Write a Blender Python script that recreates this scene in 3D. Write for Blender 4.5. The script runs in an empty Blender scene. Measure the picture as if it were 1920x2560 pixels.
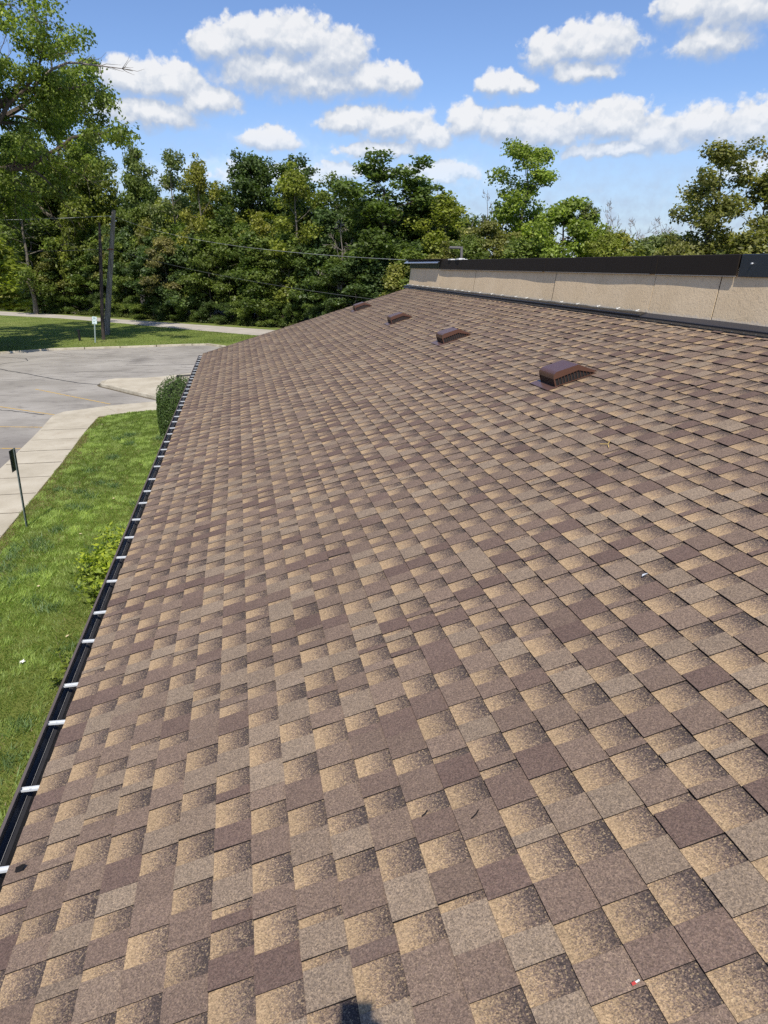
import bpy, math, random
import numpy as np
from mathutils import Vector, Matrix

R = math.radians
sc = bpy.context.scene
COL = sc.collection
random.seed(7)

# ------------------------------------------------------------------ camera
cam_d = bpy.data.cameras.new('camera')
cam_d.sensor_fit = 'VERTICAL'
cam_d.sensor_height = 36.0
cam_d.lens = 24.96
cam_d.clip_start = 0.02
cam_d.clip_end = 4000
cam = bpy.data.objects.new('camera', cam_d)
COL.objects.link(cam)
cam.location = (0, 0, 5.5)
cam.rotation_euler = (R(90 - 19.2), 0, R(-11.1))
sc.camera = cam

# ------------------------------------------------------------------ light
SUN_AZ, SUN_EL = 12.0, 54.2        # light travels towards +Y, a little towards +X
ld = bpy.data.lights.new('sun', 'SUN')
ld.energy = 4.6
ld.angle = R(0.5)
ld.color = (1.0, 0.935, 0.82)
sun = bpy.data.objects.new('sun', ld)
COL.objects.link(sun)
L = Vector((math.sin(R(SUN_AZ)) * math.cos(R(SUN_EL)), math.cos(R(SUN_AZ)) * math.cos(R(SUN_EL)), -math.sin(R(SUN_EL))))
sun.rotation_euler = L.to_track_quat('-Z', 'Y').to_euler()
sun.location = (0, -20, 40)

sc.view_settings.view_transform = 'Standard'
sc.view_settings.look = 'None'
sc.view_settings.exposure = 0.24
sc.view_settings.gamma = 1.0
sc.cycles.use_adaptive_sampling = True
sc.cycles.adaptive_threshold = 0.01
sc.cycles.max_bounces = 6
sc.cycles.diffuse_bounces = 3
sc.cycles.glossy_bounces = 2
sc.cycles.transmission_bounces = 3
sc.cycles.transparent_max_bounces = 6
sc.cycles.use_denoising = False

# ------------------------------------------------------------------ node helpers
class NT:
    def __init__(s, tree):
        s.t = tree; s.n = tree.nodes; s.l = tree.links
    def node(s, typ, **kw):
        nd = s.n.new(typ)
        for k, v in kw.items():
            setattr(nd, k, v)
        return nd
    def put(s, sock, v):
        if hasattr(v, 'is_output') or isinstance(v, bpy.types.NodeSocket):
            s.l.new(v, sock)
        else:
            sock.default_value = v
    def math(s, op, a, b=None, c=None, clamp=False):
        nd = s.node('ShaderNodeMath', operation=op, use_clamp=clamp)
        s.put(nd.inputs[0], a)
        if b is not None: s.put(nd.inputs[1], b)
        if c is not None: s.put(nd.inputs[2], c)
        return nd.outputs[0]
    def vmath(s, op, a, b=None, c=None):
        nd = s.node('ShaderNodeVectorMath', operation=op)
        s.put(nd.inputs[0], a)
        if b is not None: s.put(nd.inputs[1], b)
        if c is not None: s.put(nd.inputs[2], c)
        return nd.outputs['Value'] if op in ('LENGTH', 'DOT_PRODUCT', 'DISTANCE') else nd.outputs[0]
    def noise(s, vec, scale, detail=2.0, rough=0.5, dist=0.0):
        nd = s.node('ShaderNodeTexNoise')
        if vec is not None: s.l.new(vec, nd.inputs['Vector'])
        nd.inputs['Scale'].default_value = scale
        nd.inputs['Detail'].default_value = detail
        nd.inputs['Roughness'].default_value = rough
        nd.inputs['Distortion'].default_value = dist
        return nd
    def ramp(s, fac, stops, interp='LINEAR'):
        nd = s.node('ShaderNodeValToRGB')
        cr = nd.color_ramp
        cr.interpolation = interp
        while len(cr.elements) > 1: cr.elements.remove(cr.elements[-1])
        cr.elements[0].position = stops[0][0]; cr.elements[0].color = tuple(stops[0][1]) + (1,)
        for p, c in stops[1:]:
            e = cr.elements.new(p); e.color = tuple(c) + (1,)
        s.put(nd.inputs[0], fac)
        return nd.outputs[0]
    def mix(s, fac, a, b, mode='MIX'):
        nd = s.node('ShaderNodeMix', data_type='RGBA', blend_type=mode)
        s.put(nd.inputs[0], fac)
        for k, v in ((6, a), (7, b)):
            if isinstance(v, tuple) and len(v) == 3: v = v + (1,)
            s.put(nd.inputs[k], v)
        return nd.outputs[2]
    def smooth(s, v, a, b, lo=0.0, hi=1.0):
        nd = s.node('ShaderNodeMapRange', interpolation_type='SMOOTHSTEP')
        s.put(nd.inputs[0], v)
        nd.inputs[1].default_value = a; nd.inputs[2].default_value = b
        nd.inputs[3].default_value = lo; nd.inputs[4].default_value = hi
        return nd.outputs[0]

def new_mat(name):
    m = bpy.data.materials.new(name)
    m.use_nodes = True
    t = NT(m.node_tree)
    p = t.n['Principled BSDF']
    return m, t, p

def simple_mat(name, col, rough=0.6, metal=0.0, var=0.15, scale=8.0, bump=0.0, bscale=60.0, spec=0.5):
    m, t, p = new_mat(name)
    tc = t.node('ShaderNodeTexCoord').outputs['Object']
    n = t.noise(tc, scale, 4, 0.6).outputs['Fac']
    f = t.math('MULTIPLY_ADD', n, 2 * var, 1 - var)
    c = t.mix(1.0, tuple(col), t.node('ShaderNodeCombineColor').outputs[0], 'MULTIPLY')
    cc = [x for x in t.n if x.bl_idname == 'ShaderNodeCombineColor'][-1]
    for k in range(3): t.l.new(f, cc.inputs[k])
    t.l.new(c, p.inputs['Base Color'])
    p.inputs['Roughness'].default_value = rough
    p.inputs['Metallic'].default_value = metal
    p.inputs['Specular IOR Level'].default_value = spec
    if bump:
        b = t.node('ShaderNodeBump')
        b.inputs['Strength'].default_value = bump
        b.inputs['Distance'].default_value = 0.02
        t.l.new(t.noise(tc, bscale, 4, 0.6).outputs['Fac'], b.inputs['Height'])
        t.l.new(b.outputs[0], p.inputs['Normal'])
    return m

# ------------------------------------------------------------------ world: sky and clouds
CLOUDS = [(-0.3, 13.8, 2.0, 1.3), (2.3, 14.4, 2.6, 1.4), (5.0, 14.3, 3.0, 1.6), (7.5, 13.3, 2.7, 1.9), (3.5, 12.5, 4.9, 1.9), (6.5, 11.9, 3.5, 1.3),
 (10.0, 12.1, 2.1, 1.2), (12.2, 12.0, 1.4, 1.1), (-6.4, 11.5, 2.2, 1.2), (-3.8, 11.5, 2.7, 1.4), (-1.5, 10.6, 2.7, 1.2),
 (-5.0, 9.7, 4.0, 1.2), (2.8, 8.3, 2.1, 1.0), (3.5, 6.1, 4.7, 0.9), (8.8, 9.6, 2.2, 1.1),
 (11.4, 9.3, 3.2, 1.4), (14.0, 8.6, 2.4, 1.2), (11.1, 7.8, 3.5, 0.8), (14.9, 6.2, 3.2, 1.0), (9.3, 6.4, 3.5, 0.8),
 (19.0, 11.8, 1.4, 0.9), (20.5, 11.6, 1.2, 0.7), (22.4, 13.4, 1.6, 1.3), (25.3, 13.7, 3.2, 1.5),
 (24.9, 12.3, 2.6, 0.9), (31.1, 15.3, 2.1, 1.2), (34.2, 14.9, 2.9, 1.9), (33.0, 13.3, 2.8, 1.2),
 (17.0, 9.5, 1.5, 1.3), (19.4, 9.1, 2.7, 1.5), (22.5, 8.7, 3.3, 1.5), (27.0, 9.1, 3.1, 1.5), (30.0, 8.1, 2.5, 1.3),
 (33.0, 8.4, 2.3, 1.5), (35.9, 8.4, 2.3, 1.7), (28.0, 7.5, 6.1, 0.8), (36.3, 5.8, 2.1, 1.1)]
wd = bpy.data.worlds.new('World')
sc.world = wd
wd.use_nodes = True
wd.cycles.sampling_method = 'NONE'
t = NT(wd.node_tree)
t.n.clear()
out = t.node('ShaderNodeOutputWorld')
sky = t.node('ShaderNodeTexSky', sky_type='NISHITA')
sky.sun_disc = False
sky.sun_elevation = R(SUN_EL)
sky.sun_rotation = R(180 + SUN_AZ)
sky.altitude = 300
sky.air_density = 1.0
sky.dust_density = 0.35
sky.ozone_density = 2.2
bg = t.node('ShaderNodeBackground')
bg.inputs[1].default_value = 0.108
t.l.new(t.mix(1.0, sky.outputs[0], (0.90, 0.985, 1.19), 'MULTIPLY'), bg.inputs[0])
gen = t.node('ShaderNodeTexCoord').outputs['Generated']
sx = t.node('ShaderNodeSeparateXYZ')
t.l.new(gen, sx.inputs[0])
az = t.math('MULTIPLY', t.math('ARCTAN2', sx.outputs[0], sx.outputs[1]), 57.29578)
el = t.math('MULTIPLY', t.math('ARCSINE', sx.outputs[2]), 57.29578)
cmb = t.node('ShaderNodeCombineXYZ')
t.l.new(az, cmb.inputs[0]); t.l.new(el, cmb.inputs[1])
P = cmb.outputs[0]
w1 = t.noise(P, 0.50, 3, 0.5)
warp = t.vmath('MULTIPLY_ADD', t.vmath('SUBTRACT', w1.outputs['Color'], (0.5, 0.5, 0.5)), (1.8, 1.0, 0), P)
w2 = t.noise(P, 1.6, 3, 0.5)
warp = t.vmath('MULTIPLY_ADD', t.vmath('SUBTRACT', w2.outputs['Color'], (0.5, 0.5, 0.5)), (0.8, 0.7, 0), warp)
def puffs(vec, scale, det):
    nd = t.node('ShaderNodeTexVoronoi', voronoi_dimensions='2D', feature='SMOOTH_F1')
    nd.inputs['Scale'].default_value = scale
    nd.inputs['Detail'].default_value = det
    nd.inputs['Roughness'].default_value = 0.45
    nd.inputs['Lacunarity'].default_value = 2.1
    nd.inputs['Smoothness'].default_value = 0.6
    t.l.new(vec, nd.inputs['Vector'])
    return nd.outputs['Distance']
def cloud_field(vec):
    cur = None
    for cx, cy, rx, ry in CLOUDS:
        v = t.vmath('MULTIPLY_ADD', vec, (1 / rx, 1 / ry, 0), (-cx / rx, -cy / ry, 0))
        ln = t.vmath('LENGTH', v)
        cur = ln if cur is None else t.math('SMOOTH_MIN', cur, ln, 0.22)
    return t.math('SUBTRACT', 1.28, cur)
F1 = cloud_field(warp)
F2 = cloud_field(t.vmath('ADD', warp, (0, 0.7, 0)))
soft = t.vmath('MULTIPLY_ADD', t.vmath('SUBTRACT', t.noise(P, 3.0, 3, 0.55).outputs['Color'], (0.5, 0.5, 0.5)), (0.5, 0.5, 0), P)
pf = puffs(soft, 0.95, 2.0)
pf_up = puffs(t.vmath('ADD', soft, (-0.10, 0.30, 0)), 0.95, 2.0)
wisp = t.noise(soft, 1.1, 5, 0.55).outputs['Fac']
dens = t.math('ADD', F1, t.math('MULTIPLY', t.math('SUBTRACT', 0.52, pf), 0.36))
dens = t.math('ADD', dens, t.math('MULTIPLY', t.math('SUBTRACT', wisp, 0.5), 0.72))
lowfade = t.smooth(el, 3.0, 10.0, 0.5, 0.95)
rim = t.math('SUBTRACT', F1, F2)                     # >0 in the upper part of a cloud, <0 near its base
soften = t.smooth(rim, -0.45, 0.25, 1.05, 0.36)      # bases dissolve, tops are crisp
amap = t.node('ShaderNodeMapRange', interpolation_type='SMOOTHSTEP')
t.l.new(dens, amap.inputs[0]); amap.inputs[1].default_value = -0.02
t.l.new(soften, amap.inputs[2])
alpha = t.math('MULTIPLY', amap.outputs[0], lowfade)
alpha = t.math('MAXIMUM', alpha, t.math('MULTIPLY', t.smooth(el, 11.5, 1.0, 0.0, 0.72), t.math('MULTIPLY_ADD', wisp, 1.5, 0.15)))
lit = t.math('MULTIPLY_ADD', rim, 1.15, 0.50)
lit = t.math('ADD', lit, t.math('MULTIPLY', t.math('SUBTRACT', pf_up, pf), 0.50))
lit = t.math('ADD', lit, t.math('MULTIPLY', t.math('SUBTRACT', wisp, 0.5), 0.35), clamp=True)
cc = t.ramp(lit, [(0.0, (0.46, 0.55, 0.71)), (0.38, (0.57, 0.635, 0.75)), (0.72, (0.77, 0.805, 0.86)), (1.0, (0.93, 0.935, 0.95))])
cb = t.node('ShaderNodeBackground')
t.l.new(cc, cb.inputs[0])
cb.inputs[1].default_value = 0.82
ms = t.node('ShaderNodeMixShader')
t.l.new(alpha, ms.inputs[0]); t.l.new(bg.outputs[0], ms.inputs[1]); t.l.new(cb.outputs[0], ms.inputs[2])
t.l.new(ms.outputs[0], out.inputs[0])

# ------------------------------------------------------------------ mesh helpers
class MB:
    """collects polygons, then links them as one mesh object"""
    def __init__(s):
        s.v = []; s.f = []
    def poly(s, pts):
        k = len(s.v)
        s.v += [tuple(p) for p in pts]
        s.f.append(tuple(range(k, k + len(pts))))
    def box(s, lo, hi, M=None):
        x0, y0, z0 = lo; x1, y1, z1 = hi
        c = [(x0, y0, z0), (x1, y0, z0), (x1, y1, z0), (x0, y1, z0), (x0, y0, z1), (x1, y0, z1), (x1, y1, z1), (x0, y1, z1)]
        if M is not None: c = [tuple(M @ Vector(p)) for p in c]
        k = len(s.v); s.v += c
        for q in ((0, 3, 2, 1), (4, 5, 6, 7), (0, 1, 5, 4), (1, 2, 6, 5), (2, 3, 7, 6), (3, 0, 4, 7)):
            s.f.append(tuple(k + i for i in q))
    def extrude_y(s, prof, y0, y1, closed=True, y0f=None, caps=True):
        """profile in x,z swept along y"""
        n = len(prof); k = len(s.v)
        for p in prof: s.v.append((p[0], y0, p[1]))
        for p in prof: s.v.append((p[0], y1, p[1]))
        for i in range(n if closed else n - 1):
            j = (i + 1) % n
            s.f.append((k + i, k + j, k + n + j, k + n + i))
        if closed and caps:
            s.f.append(tuple(k + n - 1 - i for i in range(n)))
            s.f.append(tuple(k + n + i for i in range(n)))
    def prism(s, pts, z0, z1, top=True, bottom=False):
        n = len(pts); k = len(s.v)
        for p in pts: s.v.append((p[0], p[1], z0))
        for p in pts: s.v.append((p[0], p[1], z1))
        for i in range(n):
            j = (i + 1) % n
            s.f.append((k + i, k + j, k + n + j, k + n + i))
        if top: s.f.append(tuple(k + n + i for i in range(n)))
        if bottom: s.f.append(tuple(k + n - 1 - i for i in range(n)))
    def tube(s, pts, rads, n=8, cap=True):
        pts = [Vector(p) for p in pts]
        if not hasattr(rads, '__len__'): rads = [rads] * len(pts)
        rings = []
        for i, p in enumerate(pts):
            d = (pts[min(i + 1, len(pts) - 1)] - pts[max(i - 1, 0)])
            d = d.normalized() if d.length > 1e-9 else Vector((0, 0, 1))
            a = d.cross(Vector((0, 0, 1)) if abs(d.z) < 0.95 else Vector((1, 0, 0))).normalized()
            b = d.cross(a)
            k = len(s.v)
            for j in range(n):
                an = 2 * math.pi * j / n
                s.v.append(tuple(p + (a * math.cos(an) + b * math.sin(an)) * rads[i]))
            rings.append(k)
        for r0, r1 in zip(rings, rings[1:]):
            for j in range(n):
                q = (j + 1) % n
                s.f.append((r0 + j, r0 + q, r1 + q, r1 + j))
        if cap:
            s.f.append(tuple(rings[0] + n - 1 - j for j in range(n)))
            s.f.append(tuple(rings[-1] + j for j in range(n)))
    def build(s, name, mat, parent=None, smooth=False, M=None, bevel=0.0):
        me = bpy.data.meshes.new(name)
        v = s.v if M is None else [tuple(M @ Vector(p)) for p in s.v]
        me.from_pydata(v, [], s.f)
        me.update()
        if smooth: me.shade_smooth()
        o = bpy.data.objects.new(name, me)
        COL.objects.link(o)
        if mat is not None: me.materials.append(mat)
        if parent is not None: o.parent = parent
        if bevel:
            b = o.modifiers.new('bevel', 'BEVEL'); b.width = bevel; b.segments = 2; b.limit_method = 'ANGLE'
        return o

def quads_mesh(name, verts, tone=None, k=4, extra=None):
    """verts: (F, k, 3) array of separate polygons"""
    F = verts.shape[0]
    me = bpy.data.meshes.new(name)
    me.vertices.add(F * k)
    me.vertices.foreach_set('co', verts.reshape(-1).astype(np.float32))
    me.loops.add(F * k)
    me.loops.foreach_set('vertex_index', np.arange(F * k, dtype=np.int32))
    me.polygons.add(F)
    me.polygons.foreach_set('loop_start', np.arange(0, F * k, k, dtype=np.int32))
    me.update(calc_edges=True)
    if tone is not None:
        a = me.attributes.new('tone', 'FLOAT', 'FACE')
        a.data.foreach_set('value', tone.astype(np.float32))
    return me

def add_obj(name, me, mat=None, parent=None):
    if mat is not None and not me.materials: me.materials.append(mat)
    o = bpy.data.objects.new(name, me)
    COL.objects.link(o)
    if parent is not None: o.parent = parent
    return o

def tag(o, label, cat, group=None, kind=None):
    if label: o['label'] = label
    if cat: o['category'] = cat
    if group: o['group'] = group
    if kind: o['kind'] = kind
    return o

def thing(name, label, cat, loc=(0, 0, 0), rz=0.0, group=None):
    o = bpy.data.objects.new(name, None)
    o.empty_display_size = 0.2
    COL.objects.link(o)
    o.location = loc; o.rotation_euler = (0, 0, rz)
    return tag(o, label, cat, group)

def struct(o):
    o['kind'] = 'structure'
    return o

def copy_tree(o, parent=None):
    c = o.copy(); COL.objects.link(c)
    c.parent = parent
    for ch in o.children: copy_tree(ch, c)
    return c

# ------------------------------------------------------------------ materials
def mat_shingle():
    m, t, p = new_mat('shingle_granules')
    at = t.node('ShaderNodeAttribute', attribute_name='cell')
    sp = t.node('ShaderNodeSeparateColor')
    t.l.new(at.outputs['Color'], sp.inputs[0])
    typ, ton, rnd = sp.outputs
    uv = t.node('ShaderNodeUVMap', uv_map='UVMap').outputs[0]
    su = t.node('ShaderNodeSeparateXYZ'); t.l.new(uv, su.inputs[0])
    v = su.outputs[1]
    ob = t.node('ShaderNodeTexCoord').outputs['Object']
    g = t.node('ShaderNodeTexVoronoi', feature='F1'); g.inputs['Scale'].default_value = 300
    t.l.new(ob, g.inputs['Vector'])
    gs = t.node('ShaderNodeSeparateColor'); t.l.new(g.outputs['Color'], gs.inputs[0])
    g2 = t.noise(ob, 120, 3, 0.7).outputs['Fac']
    gb = t.node('ShaderNodeTexVoronoi', feature='F1'); gb.inputs['Scale'].default_value = 235
    t.l.new(t.vmath('ADD', ob, (3.7, 1.9, 0.4)), gb.inputs['Vector'])
    gbs = t.node('ShaderNodeSeparateColor'); t.l.new(gb.outputs['Color'], gbs.inputs[0])
    # granule blend running up an exposed lower layer: tan, brown, dark
    vv = t.math('ADD', v, t.math('MULTIPLY', t.math('SUBTRACT', gs.outputs[0], 0.5), 0.56))
    vv = t.math('ADD', vv, t.math('MULTIPLY', t.math('SUBTRACT', g2, 0.5), 0.5))
    vv = t.math('ADD', vv, t.math('MULTIPLY', t.math('SUBTRACT', ton, 0.5), 0.30))
    gap = t.ramp(vv, [(0.0, (0.36, 0.25, 0.145)), (0.20, (0.315, 0.218, 0.130)), (0.38, (0.212, 0.150, 0.104)), (0.58, (0.160, 0.113, 0.086)), (0.80, (0.080, 0.059, 0.052)), (1.0, (0.056, 0.044, 0.041))])
    tooth = t.ramp(ton, [(0.0, (0.126, 0.083, 0.068)), (0.17, (0.142, 0.095, 0.077)), (0.26, (0.168, 0.117, 0.090)), (0.66, (0.190, 0.135, 0.102)), (0.74, (0.218, 0.162, 0.118)), (1.0, (0.248, 0.188, 0.136))])
    # speckle of light and dark granules
    pick = t.math('GREATER_THAN', gs.outputs[1], 0.84)
    tooth = t.mix(t.math('MULTIPLY', pick, t.math('MULTIPLY_ADD', ton, 0.34, 0.10)), tooth, (0.40, 0.295, 0.19))
    pick2 = t.math('LESS_THAN', gs.outputs[1], 0.22)
    tooth = t.mix(t.math('MULTIPLY', pick2, 0.45), tooth, (0.07, 0.055, 0.05))
    chip = t.math('GREATER_THAN', gbs.outputs[2], 0.88)
    gap = t.mix(t.math('MULTIPLY', chip, 0.45), gap, (0.42, 0.31, 0.18))
    col = t.mix(typ, gap, tooth)
    val = t.math('MULTIPLY_ADD', gbs.outputs[0], 0.62, 0.69)
    val = t.math('MULTIPLY', val, t.math('MULTIPLY_ADD', t.noise(ob, 0.8, 4, 0.6).outputs['Fac'], 0.24, 0.88))
    val = t.math('MULTIPLY', val, t.math('MULTIPLY_ADD', rnd, 0.14, 0.93))
    cb = t.node('ShaderNodeCombineColor')
    for k in range(3): t.l.new(val, cb.inputs[k])
    col = t.mix(1.0, col, cb.outputs[0], 'MULTIPLY')
    stv = t.noise(t.vmath('MULTIPLY', ob, (0.35, 2.6, 1.0)), 1.0, 5, 0.65, 0.4).outputs['Fac']
    col = t.mix(t.smooth(stv, 0.56, 0.74, 0, 0.14), col, (0.085, 0.066, 0.056))
    col = t.mix(t.smooth(stv, 0.42, 0.26, 0, 0.14), col, (0.29, 0.235, 0.20))
    # pale scuffs
    sc_ = t.smooth(t.noise(ob, 3.0, 5, 0.7, 0.6).outputs['Fac'], 0.66, 0.78, 0, 0.30)
    col = t.mix(sc_, col, (0.34, 0.29, 0.24))
    t.l.new(col, p.inputs['Base Color'])
    p.inputs['Roughness'].default_value = 0.9
    p.inputs['Specular IOR Level'].default_value = 0.25
    b = t.node('ShaderNodeBump'); b.inputs['Strength'].default_value = 0.5; b.inputs['Distance'].default_value = 0.002
    t.l.new(g.outputs['Distance'], b.inputs['Height'])
    t.l.new(b.outputs[0], p.inputs['Normal'])
    return m

def mat_leaf(name='leaf', trans=0.38, ylw=0.94):
    m, t, p = new_mat(name)
    oi = t.node('ShaderNodeObjectInfo')
    at = t.node('ShaderNodeAttribute', attribute_name='tone')
    f = at.outputs['Fac']
    sc_ = t.math('MULTIPLY_ADD', f, 1.5, 0.75)
    cb = t.node('ShaderNodeCombineColor')
    for k in range(3): t.l.new(sc_, cb.inputs[k])
    col = t.mix(1.0, oi.outputs['Color'], cb.outputs[0], 'MULTIPLY')
    hue = t.smooth(f, 0.62, 1.0, 0, 0.34)
    col = t.mix(hue, col, t.mix(1.0, col, (1.9, 1.45, 0.7), 'MULTIPLY'))
    tc = t.mix(1.0, col, (1.5, 1.7, 0.7), 'MULTIPLY')
    t.l.new(col, p.inputs['Base Color'])
    p.inputs['Roughness'].default_value = 0.5
    p.inputs['Specular IOR Level'].default_value = 0.35
    tr = t.node('ShaderNodeBsdfTranslucent')
    t.l.new(tc, tr.inputs[0])
    mx = t.node('ShaderNodeMixShader'); mx.inputs[0].default_value = trans
    t.l.new(p.outputs[0], mx.inputs[1]); t.l.new(tr.outputs[0], mx.inputs[2])
    t.l.new(mx.outputs[0], t.n['Material Output'].inputs[0])
    return m

def mat_ground(name, stops, scale, detail=6, stretch=(1, 1, 1), fine=40, famt=0.35, rough=0.95, bump=0.3, bdist=0.02):
    m, t, p = new_mat(name)
    ob = t.node('ShaderNodeTexCoord').outputs['Object']
    v = t.vmath('MULTIPLY', ob, stretch)
    n = t.noise(v, scale, detail, 0.62, 0.3).outputs['Fac']
    col = t.ramp(t.smooth(n, 0.25, 0.75), stops)
    f = t.noise(ob, fine, 3, 0.7).outputs['Fac']
    val = t.math('MULTIPLY_ADD', f, famt * 2, 1 - famt)
    cb = t.node('ShaderNodeCombineColor')
    for k in range(3): t.l.new(val, cb.inputs[k])
    col = t.mix(1.0, col, cb.outputs[0], 'MULTIPLY')
    t.l.new(col, p.inputs['Base Color'])
    p.inputs['Roughness'].default_value = rough
    p.inputs['Specular IOR Level'].default_value = 0.2
    if bump:
        b = t.node('ShaderNodeBump'); b.inputs['Strength'].default_value = bump; b.inputs['Distance'].default_value = bdist
        t.l.new(f, b.inputs['Height']); t.l.new(b.outputs[0], p.inputs['Normal'])
    return m, t, p, col

M_SH = mat_shingle()
M_EDGE = simple_mat('asphalt_edge', (0.016, 0.014, 0.014), 0.95, var=0.3, spec=0.1)
M_LEAF = mat_leaf()
M_BARK = simple_mat('bark', (0.085, 0.065, 0.05), 0.95, var=0.5, scale=6, bump=0.6, bscale=14)
M_PALEBARK = simple_mat('pale_bark', (0.15, 0.13, 0.105), 0.95, var=0.35, scale=5, bump=0.3, bscale=14)
M_DEAD = simple_mat('dead_wood', (0.20, 0.17, 0.15), 0.95, var=0.3)
M_BLACK = simple_mat('black_metal', (0.014, 0.013, 0.014), 0.38, var=0.2, scale=3)
M_COPING = simple_mat('bronze_black_coping', (0.018, 0.013, 0.009), 0.75, var=0.15, scale=2, spec=0.25)
M_COPBLUE = simple_mat('blue_black_coping', (0.022, 0.024, 0.029), 0.4, var=0.1, scale=2)
M_SILVER = simple_mat('silver_metal', (0.55, 0.58, 0.62), 0.3, 0.9, var=0.15, scale=20)
M_TRIMLINE = simple_mat('drip_edge_metal', (0.28, 0.26, 0.24), 0.45, 0.3, var=0.15)
M_GUT_OUT = simple_mat('gutter_brown', (0.115, 0.088, 0.075), 0.45, var=0.15, scale=3)
M_GUT_IN = simple_mat('gutter_inside', (0.048, 0.047, 0.052), 0.32, var=0.35, scale=9)
M_GUT_STREAK = simple_mat('gutter_ridge', (0.42, 0.42, 0.42), 0.5, var=0.2, scale=5)
M_BRKT = simple_mat('white_aluminium', (0.62, 0.645, 0.67), 0.45, 0.1, var=0.08, scale=30)
M_VENT = simple_mat('brown_vent_metal', (0.095, 0.043, 0.028), 0.34, var=0.12, scale=12, spec=0.7)
M_VENTDARK = simple_mat('vent_inside', (0.012, 0.010, 0.010), 0.7, var=0.2)
M_FLANGE = simple_mat('vent_flange', (0.105, 0.058, 0.048), 0.35, var=0.2, spec=0.7)
M_WHITE = simple_mat('white_plastic', (0.75, 0.75, 0.72), 0.5, var=0.08)
M_GALV = simple_mat('galvanised_green', (0.15, 0.185, 0.18), 0.5, 0.5, var=0.25, scale=14)
M_SIGNBACK = simple_mat('dark_sign_back', (0.035, 0.045, 0.048), 0.45, 0.3, var=0.2)
M_SIGN = simple_mat('sign_white', (0.68, 0.78, 0.80), 0.4, var=0.05)
M_SIGNTXT = simple_mat('sign_green_blue', (0.05, 0.13, 0.16), 0.5, var=0.1)
M_POLE = None

def mat_stucco():
    m, t, p = new_mat('tan_stucco')
    ob = t.node('ShaderNodeTexCoord').outputs['Object']
    n = t.noise(ob, 1.7, 5, 0.6).outputs['Fac']
    col = t.ramp(t.smooth(n, 0.3, 0.7), [(0, (0.70, 0.535, 0.34)), (1, (0.77, 0.60, 0.395))])
    f = t.noise(ob, 26, 4, 0.62, 1.2).outputs['Fac']
    col = t.mix(t.smooth(f, 0.30, 0.5, 0.35, 0), col, (0.33, 0.25, 0.17))
    # old caulk and grime along the foot of the wall
    sp = t.node('ShaderNodeSeparateXYZ'); t.l.new(ob, sp.inputs[0])
    foot = t.math('ADD', sp.outputs[2], t.math('MULTIPLY', t.noise(ob, 14, 4, 0.7).outputs['Fac'], 0.10))
    col = t.mix(t.smooth(foot, 5.04, 5.055, 0.45, 0), col, (0.62, 0.56, 0.48))
    t.l.new(col, p.inputs['Base Color'])
    p.inputs['Roughness'].default_value = 0.95
    p.inputs['Specular IOR Level'].default_value = 0.15
    b = t.node('ShaderNodeBump'); b.inputs['Strength'].default_value = 0.5; b.inputs['Distance'].default_value = 0.008
    t.l.new(f, b.inputs['Height']); t.l.new(b.outputs[0], p.inputs['Normal'])
    return m
M_STUCCO = mat_stucco()

def mat_pole():
    m, t, p = new_mat('weathered_pole')
    ob = t.node('ShaderNodeTexCoord').outputs['Object']
    v = t.vmath('MULTIPLY', ob, (14, 14, 0.6))
    n = t.noise(v, 1.0, 6, 0.65).outputs['Fac']
    col = t.ramp(t.smooth(n, 0.25, 0.75), [(0, (0.10, 0.085, 0.072)), (0.5, (0.23, 0.20, 0.168)), (1, (0.34, 0.30, 0.26))])
    t.l.new(col, p.inputs['Base Color'])
    p.inputs['Roughness'].default_value = 0.95
    return m
M_POLE = mat_pole()
M_POLEDARK = simple_mat('dark_pole', (0.05, 0.038, 0.034), 0.9, var=0.4, scale=5)

# ------------------------------------------------------------------ ground and paving
mg, t_, p_, c_ = mat_ground('rough_ground', [(0, (0.045, 0.06, 0.02)), (1, (0.09, 0.105, 0.035))], 0.15, fine=4)
b = MB(); S = 1500
b.poly([(-S, -S, -0.06), (S, -S, -0.06), (S, S, -0.06), (-S, S, -0.06)])
struct(b.build('ground', mg))

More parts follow.
